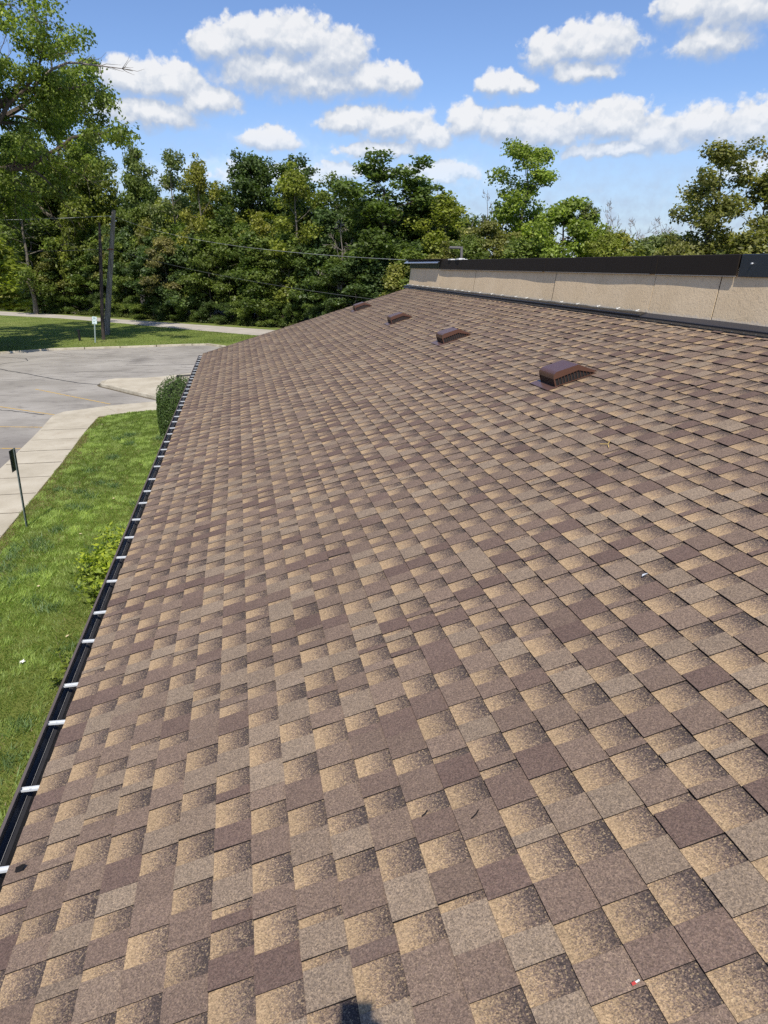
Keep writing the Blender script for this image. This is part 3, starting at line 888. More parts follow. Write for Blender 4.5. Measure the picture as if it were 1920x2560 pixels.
for k, y in enumerate([7.9, 8.36, 8.87, 9.47, 9.99, 10.76, 11.33, 11.81, 12.49, 13.02, 13.7, 14.37, 14.85, 15.38, 15.96, 16.69, 17.27, 17.77, 18.24, 18.79, 19.37, 19.91]):
    o = clip0 if k == 0 else clip0.copy()
    if k: COL.objects.link(o)
    o.parent = rl; o.location = (4.570, y, 4.990); o.rotation_euler = (0, -0.35, rr.uniform(-0.4, 0.4))

# roof vents: hood, louvred sides, base flange (built in the roof frame)
def vent_proto():
    W = 0.345
    H, LT, LB = 0.135, 0.265, 0.435
    def prof(inset=0.0):
        p = [(inset, 0.075)]
        r = 0.055 - inset * 0.5
        for k in range(7):
            a = math.pi - (math.pi / 2) * k / 6
            p.append((inset + r + r * math.cos(a), H - inset - r + r * math.sin(a)))
        p += [(LT, H - inset), (LB - inset * 2, 0.012)]
        return p
    po, pi_ = prof(0), prof(0.004)
    b = MB()
    v0, v1 = 0.0, W
    for (a, c) in zip(po, po[1:]):
        b.poly([(a[0], v0, a[1]), (a[0], v1, a[1]), (c[0], v1, c[1]), (c[0], v0, c[1])][::-1])
    for (a, c) in zip(pi_, pi_[1:]):
        b.poly([(a[0], v0, a[1]), (a[0], v1, a[1]), (c[0], v1, c[1]), (c[0], v0, c[1])])
    # side frames: solid band under the top, corner post, bottom rail
    for v, s in ((v0, 1), (v1, -1)):
        d = 0.003 * s
        band = [(q[0], q[1]) for q in po] + [(LB - 0.05, 0.020), (LT - 0.012, H - 0.052), (0.022, H - 0.062), (0.016, 0.075)]
        for vv in (v, v + d):
            b.poly([(q[0], vv, q[1]) for q in band])
        b.box((0.0, min(v, v + d), 0.0), (0.014, max(v, v + d), 0.076))
        b.box((0.014, min(v, v + d), 0.0), (LB - 0.03, max(v, v + d), 0.007))
    hood = b.build('roof_vent', M_VENT, bld)
    for v, s in ((v0, 1), (v1, -1)):
        b = MB()
        lo, hi = sorted((v + 0.0006 * s, v + 0.0026 * s))
        for k in range(1, 13):
            u = 0.014 + k * 0.0315
            top = H - 0.054 if u < LT else max(0.012, (H - 0.054) * (1 - (u - LT) / (LB - 0.03 - LT)) + 0.012)
            b.box((u - 0.0018, lo, 0.006), (u + 0.0018, hi, top))
        b.build('grille', M_VENT, hood)
    b = MB()
    for k in range(1, 12):
        b.box((0.002, W * k / 12 - 0.002, 0.006), (0.005, W * k / 12 + 0.002, 0.076))
    b.build('grille', M_VENT, hood)
    b = MB()
    p2 = [(0.010, 0.001), (0.010, 0.09), (0.03, H - 0.012), (LT - 0.005, H - 0.010), (LB - 0.04, 0.012), (LB - 0.04, 0.001)]
    n = len(p2); k = len(b.v)
    b.v += [(q[0], 0.012, q[1]) for q in p2] + [(q[0], W - 0.012, q[1]) for q in p2]
    b.f += [tuple(range(n)), tuple(range(2 * n - 1, n - 1, -1))] + [(i, n + i, n + (i + 1) % n, (i + 1) % n) for i in range(n)]
    b.build('dark_pane', M_VENTDARK, hood)  # black box, the vent's unlit hollow put into the colour
    b = MB()
    b.box((-0.085, -0.012, -0.004), (0.02, W + 0.075, 0.0025)); b.build('flange', M_FLANGE, hood)
    return hood
v0_ = vent_proto()
def place_vent(o, X, Y):
    u = (X - XE) / math.cos(TH)
    M = RFM @ Matrix.Translation((u, Y, 0.0115))
    o.matrix_local = M
for k, (X, Y) in enumerate([(2.865, 6.24), (2.875, 10.15), (2.875, 13.85), (2.85, 18.15)]):
    o = v0_ if k == 0 else copy_tree(v0_, bld)
    place_vent(o, X, Y)

# ------------------------------------------------------------------ street furniture
sg = thing('sign_post', 'tall near sign seen edge on, dark panel on a green channel post beside the walk', 'sign', (-4.884, 15.81, 0.08))
b = MB()
for x0, x1, y0_, y1_ in ((-0.016, 0.016, -0.002, 0.002), (-0.018, -0.014, 0.002, 0.026), (0.014, 0.018, 0.002, 0.026), (-0.034, -0.018, 0.022, 0.026), (0.018, 0.034, 0.022, 0.026)):
    b.box((x0, y0_, 0.0), (x1, y1_, 1.77))
M_ = Matrix.Rotation(R(-96), 4, 'Z')
b.build('post', M_GALV, sg, M=M_)
b = MB()
for k in range(28): b.tube([(0, -0.0025, 0.1 + 0.06 * k), (0, 0.0025, 0.1 + 0.06 * k)], 0.005, 6)
b.build('post_holes', M_EDGE, sg, M=M_)
b = MB(); b.prism([(-0.15, 0.03), (0.15, 0.03), (0.15, 0.033), (-0.15, 0.033)], 1.28, 1.745)
b.build('panel', M_SIGNBACK, sg, M=Matrix.Rotation(R(83), 4, 'Z'), bevel=0.0)
b = MB(); b.prism([(-0.144, 0.0338), (0.144, 0.0338), (0.144, 0.0342), (-0.144, 0.0342)], 1.286, 1.739, bottom=True)
b.build('panel_face', M_SIGN, sg, M=Matrix.Rotation(R(83), 4, 'Z'))
sg.rotation_euler = (R(0.5), R(0.7), 0)

fs = thing('parking_sign', 'white parking sign with green blue lettering on a metal post across the car park', 'sign', (-10.5, 56.2, 0.1), R(10))
fs.rotation_euler = (0, R(5), R(10))
b = MB()
b.box((-0.03, 0.0, 0), (0.03, 0.012, 1.85)); b.box((-0.045, 0.012, 0), (-0.03, 0.02, 1.85)); b.box((0.03, 0.012, 0), (0.045, 0.02, 1.85))
b.build('post', simple_mat('sign_post_steel', (0.28, 0.34, 0.33), 0.5, 0.3), fs)
b = MB(); b.box((-0.165, -0.006, 1.33), (0.165, -0.002, 1.87)); pn = b.build('panel', M_SIGN, fs, bevel=0.0)
b = MB()
b.box((-0.155, -0.0085, 1.335), (0.155, -0.0065, 1.345)); b.box((-0.155, -0.0085, 1.855), (0.155, -0.0065, 1.865))
b.box((-0.163, -0.0085, 1.345), (-0.153, -0.0065, 1.855)); b.box((0.153, -0.0085, 1.345), (0.163, -0.0065, 1.855))
b.box((-0.10, -0.0085, 1.73), (0.08, -0.0065, 1.79))
b.box((-0.07, -0.0085, 1.48), (-0.005, -0.0065, 1.54)); b.box((0.01, -0.0085, 1.49), (0.05, -0.0065, 1.53))
b.box((-0.08, -0.0085, 1.385), (0.06, -0.0065, 1.41))
b.build('lettering_bars', M_SIGNTXT, pn)
fc = bpy.data.curves.new('lettering', 'FONT'); fc.body = 'PARKING'; fc.size = 0.092; fc.align_x = 'CENTER'; fc.extrude = 0.001
fo = bpy.data.objects.new('lettering', fc); COL.objects.link(fo); fo.parent = pn
tm = bpy.data.meshes.new_from_object(fo); bpy.data.objects.remove(fo)
fo = add_obj('lettering', tm, M_SIGNTXT, pn)
fo.rotation_euler = (R(90), 0, 0); fo.location = (0, -0.008, 1.60)

bo = thing('bollard', 'short black bollard with a capped top standing in the shaded far lawn', 'bollard', (-11.9, 57.95, 0.1))
b = MB(); b.tube([(0, 0, 0), (0, 0, 0.75)], 0.085, 14); b.build('post', M_BLACK, bo)
b = MB(); b.tube([(0, 0, 0.752), (0, 0, 0.80), (0, 0, 0.83)], [0.11, 0.11, 0.04], 14); b.box((-0.17, -0.04, 0.76), (-0.1, 0.04, 0.82)); b.build('cap', M_BLACK, bo)

up = thing('utility_pole', 'thick weathered grey utility pole carrying the wires, leaning slightly right', 'utility pole', (-10.83, 63.04, 0.1))
b = MB()
b.tube([(0, 0, 0), (0.25, 0, 1.4), (0.85, 0, 4.7), (1.30, 0, 7.2), (1.69, 0, 9.43)], [0.27, 0.235, 0.20, 0.175, 0.15], 14); b.build('shaft', M_POLE, up, smooth=False)
b = MB()
for z, x, s in ((8.95, 1.60, -1), (8.65, 1.56, 1), (8.4, 1.5, -1)):
    b.box((x - 0.05 + 0.2 * s, -0.06, z - 0.05), (x + 0.05 + 0.2 * s, 0.06, z + 0.05))
    b.tube([(x, -0.02, z), (x + 0.22 * s, -0.02, z)], 0.02, 6)
b.build('insulator', M_BRKT, up)
b = MB(); b.box((0.90, -0.2, 6.5), (1.35, -0.1, 6.6)); b.build('crossbar', simple_mat('rusty_clamp', (0.25, 0.09, 0.04), 0.8), up)
u2 = thing('dark_pole', 'thin dark brown pole beside the thick grey utility pole', 'pole', (-10.3, 58.5, 0.1))
b = MB(); b.tube([(0, 0, 0), (0.10, 0, 1.6), (0.38, 0, 4.5), (0.58, 0, 6.6), (0.72, 0, 8.3)], [0.13, 0.13, 0.125, 0.12, 0.07], 12); b.build('shaft', M_POLEDARK, u2)
b = MB(); b.tube([(0.12, -0.08, 0), (0.08, -0.08, 2.4)], 0.03, 8); b.build('conduit', M_POLEDARK, u2)

M_WIRE = simple_mat('bare_wire', (0.30, 0.31, 0.30), 0.5, 0.2, var=0.9, scale=0.9)
M_WIRED = simple_mat('dark_wire', (0.06, 0.065, 0.06), 0.6, var=0.2)
def wire(a, c, sag, r, mat, label, n=40):
    b = MB(); a, c = Vector(a), Vector(c)
    b.tube([a.lerp(c, k / n) - Vector((0, 0, sag * 4 * (k / n) * (1 - k / n))) for k in range(n + 1)], r, 5)
    return tag(b.build('overhead_wire', mat), label, 'wire')
wire((-9.25, 63.0, 9.12), (4.7, 20.3, 5.62), 0.55, 0.007, M_WIRE, 'pale twisted overhead wire from the pole top to the parapet corner')
wire((-9.3, 63.0, 9.12), (-38, 75, 9.6), 0.4, 0.022, M_WIRE, 'pale overhead wire running left from the pole top into the trees')
wire((-9.72, 63.0, 6.68), (9.5, 34, 3.6), 0.45, 0.012, M_WIRED, 'dark lower wire sagging from mid pole towards the roof')
wire((-9.75, 63.0, 6.68), (-38, 76, 7.2), 0.4, 0.019, M_WIRED, 'dark lower wire running left from mid pole')

hr = thing('handrail', 'black metal handrail end showing above the clipped round shrub', 'handrail', (-2.73, 31.4, 0.12))
b = MB(); b.tube([(0, 0, 0.93), (0.5, 0.05, 0.94), (3.2, 0.3, 0.95)], 0.04, 8); b.tube([(0, 0, 0.97), (-0.01, 0, 0.84)], 0.06, 8); b.build('rail', M_BLACK, hr)
for x in (0.12, 1.5, 2.9):
    b = MB(); b.tube([(x, 0.02, 0.0), (x, 0.02, 0.93)], 0.02, 8); b.build('post', M_BLACK, hr)
b = MB()
for k in range(18): b.tube([(0.22 + 0.15 * k, 0.03, 0.1), (0.22 + 0.15 * k, 0.03, 0.93)], 0.008, 6)
b.build('balusters', M_BLACK, hr)

# ------------------------------------------------------------------ foliage
def leaf_quads(rg, cen, nrm, size, aspect=0.6):
    """rhombic leaves: cen (N,3), nrm (N,3) rough facing, size (N,)"""
    N = len(cen)
    nrm = nrm / (np.linalg.norm(nrm, axis=1, keepdims=True) + 1e-9)
    r = rg.normal(size=(N, 3))
    a = np.cross(nrm, r); a /= np.linalg.norm(a, axis=1, keepdims=True) + 1e-9
    c = np.cross(nrm, a)
    s = size[:, None]
    bend = nrm * s * rg.uniform(-0.15, 0.15, (N, 1))
    return np.stack([cen - a * s * 0.5 + bend, cen + c * s * 0.5 * aspect, cen + a * s * 0.5 + bend, cen - c * s * 0.5 * aspect], 1)

def clump_leaves(rg, centers, radii, per, size, flat=0.7, up=0.5, droop=0.0, shell=0.55):
    """leaf sprays round branch tips"""
    cs, ns, tn, sz = [], [], [], []
    for c, r in zip(centers, radii):
        n = max(8, int(per * (r / np.mean(radii)) ** 2))
        d = rg.normal(size=(n, 3)); d /= np.linalg.norm(d, axis=1, keepdims=True)
        rad = r * (shell + (1 - shell) * rg.random((n, 1))) * (0.7 + 0.5 * rg.random((n, 1)))
        # a few lumps inside each spray
        lump = 1 + 0.35 * np.sin(d[:, :1] * 5 + rg.uniform(0, 6)) * np.cos(d[:, 1:2] * 4 + rg.uniform(0, 6))
        p = d * rad * lump
        p[:, 2] *= flat
        p[:, 2] -= droop * (np.hypot(p[:, 0], p[:, 1]) / r) ** 2 * r
        cs.append(c + p)
        ns.append(d * 0.7 + rg.normal(size=(n, 3)) * 0.75 + np.array([0, 0, up]))
        tn.append(np.clip(0.35 + rg.normal(0, 0.13) + rg.normal(0, 0.17, n), 0, 1))
        sz.append(size * rg.uniform(0.6, 1.3, n))
    return leaf_quads(rg, np.concatenate(cs), np.concatenate(ns), np.concatenate(sz)), np.concatenate(tn)

def polyline(rg, p0, d, length, n, wander, lift=0.0):
    pts = [np.array(p0, float)]; d = np.array(d, float); d /= np.linalg.norm(d)
    for k in range(n):
        d = d + rg.normal(0, wander, 3) + np.array([0, 0, lift]); d /= np.linalg.norm(d)
        pts.append(pts[-1] + d * length / n)
    return pts, d

def grow(seed, H, r0, base, rad, limbs=14, subs=4, wander=0.16, profile='round', up=0.55, lean=(0, 0), twig=False, tr_w=0.05, top_r=0.25):
    """trunk and branches as tubes; returns wood mesh builder, tip points, tip radii"""
    rg = np.random.default_rng(seed)
    wood = MB(); tips = []
    tp = [np.zeros(3)]
    n = 8
    for k in range(1, n + 1):
        f = k / n
        tp.append(np.array([lean[0] * f + rg.normal(0, tr_w * H * 0.12), lean[1] * f + rg.normal(0, tr_w * H * 0.12), H * 0.93 * f]))
    tr = [r0 * (1 - 0.88 * (k / n)) for k in range(n + 1)]
    tr[0] *= 1.25
    wood.tube([tuple(p) for p in tp], tr, 7)
    def on_trunk(f):
        x = f * n; i = min(int(x), n - 1); return tp[i] + (tp[i + 1] - tp[i]) * (x - i), tr[i] + (tr[i + 1] - tr[i]) * (x - i)
    az0 = rg.uniform(0, 6.28)
    for k in range(limbs):
        f = base + (1 - base) * ((k + rg.uniform(0, 0.8)) / limbs)
        f = min(f, 0.99)
        q = (f - base) / (1 - base)
        if profile == 'round': pr = math.sin(math.pi * (0.16 + 0.80 * q)) ** 0.8
        elif profile == 'cone': pr = 1.0 - 0.85 * q
        elif profile == 'vase': pr = 0.35 + 0.65 * q if q < 0.75 else 1.0 - 1.6 * (q - 0.75)
        else: pr = 0.8
        ln = max(rad * top_r, rad * pr * rg.uniform(0.72, 1.12))
        a = az0 + k * 2.4 + rg.uniform(-0.4, 0.4)
        p, r = on_trunk(f)
        e = up * (0.4 + 0.9 * q)
        pts, d = polyline(rg, p, (math.cos(a), math.sin(a), e), ln, 5, wander, 0.04)
        rr = [max(0.012, r * 0.55 * (1 - 0.8 * i / 5)) for i in range(6)]
        wood.tube([tuple(x) for x in pts], rr, 5)
        tips.append(pts[-1]); 
        for s_ in range(subs):
            i = rg.integers(2, 6)
            p2 = pts[i]
            dd = (pts[min(i, 5)] - pts[i - 1]); dd /= np.linalg.norm(dd)
            dd = dd + rg.normal(0, 0.75, 3) + np.array([0, 0, 0.25])
            l2 = ln * rg.uniform(0.22, 0.48)
            q2, _ = polyline(rg, p2, dd, l2, 3, wander)
            wood.tube([tuple(x) for x in q2], [rr[i] * 0.6, rr[i] * 0.45, rr[i] * 0.3, 0.01], 4)
            tips.append(q2[-1])
            if twig:
                for _ in range(4):
                    j = rg.integers(1, 4)
                    q3, _ = polyline(rg, q2[j], dd + rg.normal(0, 0.7, 3) + np.array([0, 0, 0.35]), l2 * rg.uniform(0.5, 0.9), 3, wander)
                    wood.tube([tuple(x) for x in q3], [0.022, 0.018, 0.014, 0.009], 3)
    tips.append(tp[-1] + np.array([0, 0, H * 0.05]))
    return wood, np.array(tips), rg

PROTO = {}
def proto(kind):
    if kind in PROTO: return PROTO[kind]
    if kind == 'oak':
        w, tips, rg = grow(21, 15, 0.30, 0.22, 3.6, 26, 4, 0.2, 'round', 0.6)
        rad = rg.uniform(0.55, 1.1, len(tips)); lv = clump_leaves(rg, tips, rad, 150, 0.30, 0.75)
        bark = M_BARK
    elif kind == 'oak_b':
        w, tips, rg = grow(58, 15, 0.32, 0.18, 3.9, 22, 5, 0.25, 'vase', 0.7)
        rad = rg.uniform(0.5, 1.1, len(tips)); lv = clump_leaves(rg, tips, rad, 150, 0.30, 0.7)
        bark = M_BARK
    elif kind == 'cone':
        w, tips, rg = grow(33, 16, 0.22, 0.10, 3.0, 30, 4, 0.12, 'cone', 0.5)
        rad = rg.uniform(0.55, 1.0, len(tips)); lv = clump_leaves(rg, tips, rad, 110, 0.28, 0.7)
        bark = M_BARK
    elif kind == 'ash':
        w, tips, rg = grow(44, 15, 0.2, 0.28, 2.8, 16, 3, 0.22, 'vase', 0.9)
        rad = rg.uniform(0.5, 1.0, len(tips)); lv = clump_leaves(rg, tips, rad, 95, 0.28, 0.8, 0.3, 0.2)
        bark = M_PALEBARK
    elif kind == 'ash_b':
        w, tips, rg = grow(47, 15, 0.18, 0.2, 2.5, 18, 3, 0.28, 'round', 0.8)
        rad = rg.uniform(0.5, 1.0, len(tips)); lv = clump_leaves(rg, tips, rad, 95, 0.28, 0.8, 0.3, 0.2)
        bark = M_PALEBARK
    elif kind == 'maple':
        w, tips, rg = grow(52, 10, 0.22, 0.12, 3.0, 22, 5, 0.18, 'round', 0.55)
        rad = rg.uniform(0.5, 0.9, len(tips)); lv = clump_leaves(rg, tips, rad, 150, 0.25, 0.6)
        bark = M_BARK
    elif kind == 'tall':
        w, tips, rg = grow(63, 14, 0.26, 0.38, 2.9, 17, 5, 0.2, 'vase', 0.9)
        rad = rg.uniform(0.5, 0.95, len(tips)); lv = clump_leaves(rg, tips, rad, 125, 0.23, 0.75)
        bark = M_BARK
    elif kind == 'sapling':
        w, tips, rg = grow(71, 8, 0.06, 0.28, 1.9, 14, 3, 0.15, 'round', 0.45)
        rad = rg.uniform(0.45, 0.8, len(tips)); lv = clump_leaves(rg, tips, rad, 130, 0.25, 0.55, 0.7)
        bark = M_PALEBARK
    elif kind == 'sapling_b':
        w, tips, rg = grow(77, 8, 0.05, 0.18, 1.7, 15, 3, 0.2, 'cone', 0.5)
        rad = rg.uniform(0.5, 0.9, len(tips)); lv = clump_leaves(rg, tips, rad, 120, 0.25, 0.6, 0.7)
        bark = M_PALEBARK
    elif kind == 'bush':
        w, tips, rg = grow(81, 4, 0.06, 0.05, 2.0, 18, 4, 0.2, 'round', 0.6)
        rad = rg.uniform(0.4, 0.7, len(tips)); lv = clump_leaves(rg, tips, rad, 120, 0.19, 0.65, 0.6)
        bark = M_BARK
    elif kind == 'bare':
        w, tips, rg = grow(91, 10, 0.13, 0.30, 2.2, 12, 4, 0.16, 'vase', 1.3, twig=True)
        lv = None; bark = M_DEAD
    elif kind == 'bare_b':
        w, tips, rg = grow(97, 10, 0.12, 0.2, 1.8, 14, 3, 0.2, 'round', 1.5, twig=True)
        lv = None; bark = M_DEAD
    o = w.build('trunk', bark)
    wm = o.data
    bpy.data.objects.remove(o)
    lm = None
    if lv is not None:
        lm = quads_mesh('crown', lv[0], lv[1]); lm.materials.append(M_LEAF)
    H = max(p[2] for p in w.v)
    if lm is not None: H = max(H, float(np.percentile(lv[0][:, :, 2], 99.7)))
    rx = float(np.percentile(np.hypot(lv[0][:, :, 0], lv[0][:, :, 1]), 95)) if lv is not None else 2.2
    PROTO[kind] = (wm, lm, H, rx)
    return PROTO[kind]

def tree(kind, X, Y, H, rad, col, label, rz=None, group=None, name='tree', cat='tree'):
    wm, lm, h0, r0 = proto(kind)
    o = thing(name, label, cat, (X, Y, 0.08), random.uniform(0, 6.28) if rz is None else rz, group)
    o.scale = (rad / r0, rad / r0, H / h0)
    tr = add_obj('trunk', wm, None, o)
    if lm is not None:
        c = add_obj('crown', lm, None, o)
        c.color = tuple(col) + (1,)
    return o

DK = (0.056, 0.084, 0.022); OAK = (0.080, 0.114, 0.024); OLIVE = (0.150, 0.152, 0.042); MID = (0.108, 0.140, 0.030)
LIME = (0.155, 0.175, 0.028); BRT = (0.160, 0.205, 0.034); YEL = (0.18, 0.18, 0.032); WISP = (0.125, 0.150, 0.050); BRN = (0.175, 0.160, 0.060)
FG = 'tall trees along the forest edge'
tree('cone', -10.1, 85.9, 16.9, 2.4, MID, 'narrow pointed dark green tree, just right of the big left trees', name='conical_tree')
tree('ash', -5.9, 80.5, 16.0, 2.6, WISP, 'wispy grey green tree with an airy forked top', name='ash_tree')
tree('ash_b', -3.1, 76.6, 15.2, 2.1, YEL, 'slim tree with a yellow tinged top, left of the dark oaks', name='ash_tree')
tree('oak', 1.9, 78.5, 15.6, 3.7, DK, 'very dark dense oak, its rounded top level with its neighbour', name='oak_tree')
tree('oak_b', 5.6, 76.0, 15.0, 3.5, DK, 'dark oak showing behind the lime leaved tree', name='oak_tree')
tree('ash_b', 5.4, 67.9, 13.6, 2.6, LIME, 'lime leaved tree standing in front of the dark oaks', name='lime_tree')
tree('ash', 9.0, 68.2, 12.9, 2.2, MID, 'mid green tree filling the dip left of the big lobed oak', name='ash_tree')
tree('bare_b', 8.7, 62.6, 9.0, 2.2, MID, 'half dead tree with tangled grey limbs among green leaves', name='dead_tree')
tree('oak_b', 12.2, 61.9, 13.7, 3.6, OAK, 'tall lobed green oak with a knobbly crown, left of the parapet', name='oak_tree')
tree('ash_b', 16.7, 59.6, 10.8, 2.8, LIME, 'low yellow green tree right of the lobed oak', name='lime_tree')
tree('maple', 18.9, 55.4, 8.4, 3.0, OLIVE, 'rounded olive green tree just above the parapet end', name='olive_tree')
tree('tall', 22.2, 56.6, 14.0, 2.5, BRT, 'tall bright green tree standing above the parapet with sky round it', name='tall_tree', rz=1.2)
tree('maple', 23.2, 51.2, 9.7, 3.2, BRT, 'round bright green maple below the tall tree', name='maple_tree')
tree('cone', 25.2, 51.6, 9.6, 1.6, WISP, 'narrow pale green tree beside the bare dead tree', name='narrow_tree')
tree('tall', 30.4, 44.5, 12.5, 2.3, OLIVE, 'tall olive brown tree right of the sky gap', name='olive_tree', rz=2.0)
tree('ash_b', 33.2, 43.5, 11.3, 2.3, OLIVE, 'bushy olive tree second from the right edge', name='olive_tree')
tree('tall', 35.9, 43.0, 12.4, 2.4, BRN, 'brownish olive tree cut by the right edge', name='olive_tree')
tree('bare', 25.7, 49.1, 9.8, 1.4, MID, 'bare dead tree with curling grey branches against the sky', name='bare_tree', rz=0.6)
tree('bare_b', 21.0, 62.0, 11.4, 1.5, MID, 'bare grey treetop just left of the tall bright tree', name='bare_tree')
tree('bare', 18.2, 66.9, 12.5, 1.3, MID, 'bare grey twigs above the yellow green tree', name='bare_tree')
tree('bare_b', 36.2, 45.0, 14.0, 1.2, BRN, 'bare brown twigs rising at the right edge', name='bare_tree')
BG_ = 'far bare trees in the sky gap'
for X, Y, H, r in ((38.5, 70.5, 9.0, 2.4), (40.2, 71.0, 10.0, 2.6), (42.0, 69.5, 10.1, 2.3), (43.5, 71.5, 9.2, 2.4), (45.5, 70, 10, 2.2), (36.5, 74, 9.4, 2.2)):
    tree(random.choice(['bare', 'bare_b']), X, Y, H, r, MID, 'small leafless tree far off in the sky gap above the parapet', name='bare_tree', group=BG_)
# trees of the far side behind the parapet, seen as a low band
LOWG = 'low trees showing over the parapet'
rt = random.Random(21)
for X, Y, H, r, c in ((21, 54, 6.6, 2.2, LIME), (26.8, 50.5, 6.9, 2.2, YEL), (29, 55, 6.4, 2.4, LIME), (30.5, 53, 7.0, 2.2, WISP), (32.5, 56, 7.4, 2.5, WISP), (35.0, 57, 7.8, 2.6, WISP),
                      (37, 60, 7.6, 2.6, LIME), (28.5, 44.5, 7.0, 2.1, OLIVE), (31.4, 42, 7.3, 2.2, OLIVE), (34.2, 41, 7.6, 2.4, BRN), (37, 41.5, 8.0, 2.4, OLIVE), (41, 58, 7.5, 2.6, WISP), (24.5, 47.5, 6.6, 2.0, LIME), (27.5, 47.5, 6.3, 2.0, LIME), (33.5, 54, 7.0, 2.3, LIME), (39, 62, 7.6, 2.5, YEL), (19.5, 50.5, 6.4, 2.0, MID), (17.2, 55, 6.8, 2.1, MID)):
    tree(rt.choice(['bush', 'sapling_b', 'maple']), X, Y, H + (0.7 if X < 27 else 0.0), r * 1.1, c, 'low leafy treetop in the band just over the black coping', name='low_tree', group=LOWG)

# shaded small trees along the forest edge, thin pale stems below their leaves
SG = 'slim young trees along the shaded forest edge'
re_ = random.Random(5)
def edge_pt(X): return 73 - 1.03 * (X + 1.5)
k = 0
X = -27.0
while X < 17.5:
    for row in range(2):
        xx = X + re_.uniform(-0.8, 0.8); yy = edge_pt(xx) + 0.2 + row * 2.6 + re_.uniform(-0.7, 0.9)
        c = re_.choice([DK, OAK, MID, (0.066, 0.100, 0.034), (0.074, 0.108, 0.034), OLIVE])
        h = re_.uniform(6.3, 8.6) + row * 1.6
        if xx > 8: h *= 0.85
        tree(re_.choice(['sapling', 'sapling', 'sapling_b']), xx, yy, h, re_.uniform(2.0, 2.8), c, 'slim young tree on a thin pale stem at the shaded forest edge', name='young_tree', group=SG)
    X += 1.75
for k in range(30):
    xx = -27 + k * 1.45 + re_.uniform(-0.5, 0.5)
    tree('bush', xx, edge_pt(xx) + re_.uniform(-0.9, 0.6), re_.uniform(1.5, 3.2), re_.uniform(1.0, 1.7), re_.choice([DK, OAK, MID, OAK]), 'low dark green bush at the foot of the forest edge', name='edge_bush', cat='bush', group='bushes at the foot of the forest edge')
FB = 'second row forest trees'
X = -30.0
while X < 16:
    xx = X + re_.uniform(-1, 1); yy = edge_pt(xx) + 7.0 + re_.uniform(-1.5, 2.0)
    d = math.hypot(xx, yy)
    h = re_.uniform(10.2, 12.6) * (d / 80) ** 0.7
    tree(re_.choice(['oak', 'oak_b', 'ash', 'ash_b', 'maple']), xx, yy, h, re_.uniform(2.6, 3.4), re_.choice([DK, OAK, MID, OLIVE, MID, LIME]), 'forest tree in the row behind the slim edge trees', name='forest_tree', group=FB)
    X += 2.7
X = -34.0
while X < 20:
    xx = X + re_.uniform(-1.2, 1.2); yy = edge_pt(xx) + 13.0 + re_.uniform(-2, 2.5)
    d = math.hypot(xx, yy)
    h = re_.uniform(11.0, 13.4) * (d / 85) ** 0.8
    tree(re_.choice(['oak', 'oak_b', 'maple']), xx, yy, h, re_.uniform(3.2, 4.2), re_.choice([DK, OAK, DK, MID]), 'dark forest tree deep behind the front rows', name='forest_tree', group='third row forest trees')
    X += 3.3
tree('sapling_b', 12.0, 57.0, 5.4, 1.5, (0.20, 0.20, 0.05), 'small pale yellow sapling just left of the parapet end', name='yellow_sapling')
tree('sapling', -7.0, 77.7, 8.0, 2.2, BRN, 'small tree with rusty brown leaves at the forest edge', name='rusty_tree')
tree('ash_b', 2.2, 70.4, 9.8, 1.7, YEL, 'thin tree flecked with yellow leaves below the dark oaks', name='yellow_tree')
# mass of undergrowth and inner wood that closes the view through the trunks
rg = np.random.default_rng(8)
cs = []
for k in range(520):
    x = rg.uniform(-42, 24); off = rg.uniform(9.5, 24)
    h = rg.uniform(0.3, 9.0)
    cs.append((x, 73 - 1.03 * (x + 1.5) + off, h))
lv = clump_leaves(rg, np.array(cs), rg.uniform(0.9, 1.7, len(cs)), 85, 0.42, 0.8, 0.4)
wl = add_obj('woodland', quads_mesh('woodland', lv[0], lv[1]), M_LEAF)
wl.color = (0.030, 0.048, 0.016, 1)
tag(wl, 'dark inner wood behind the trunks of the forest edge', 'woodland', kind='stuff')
cs = []
for k in range(420):
    x = rg.uniform(-28, 14); off = rg.uniform(-0.6, 1.1)
    cs.append((x, 73 - 1.03 * (x + 1.5) - 1.0 + off, 0.18 + rg.uniform(0, 0.2)))
lv = clump_leaves(rg, np.array(cs), rg.uniform(0.2, 0.42, len(cs)), 40, 0.15, 0.9, 0.2)
wd_ = add_obj('undergrowth', quads_mesh('undergrowth', lv[0], lv[1]), M_LEAF)
wd_.color = (0.085, 0.10, 0.03, 1)
tag(wd_, 'rough weeds and tall grass on the verge beyond the road', 'undergrowth', kind='stuff')

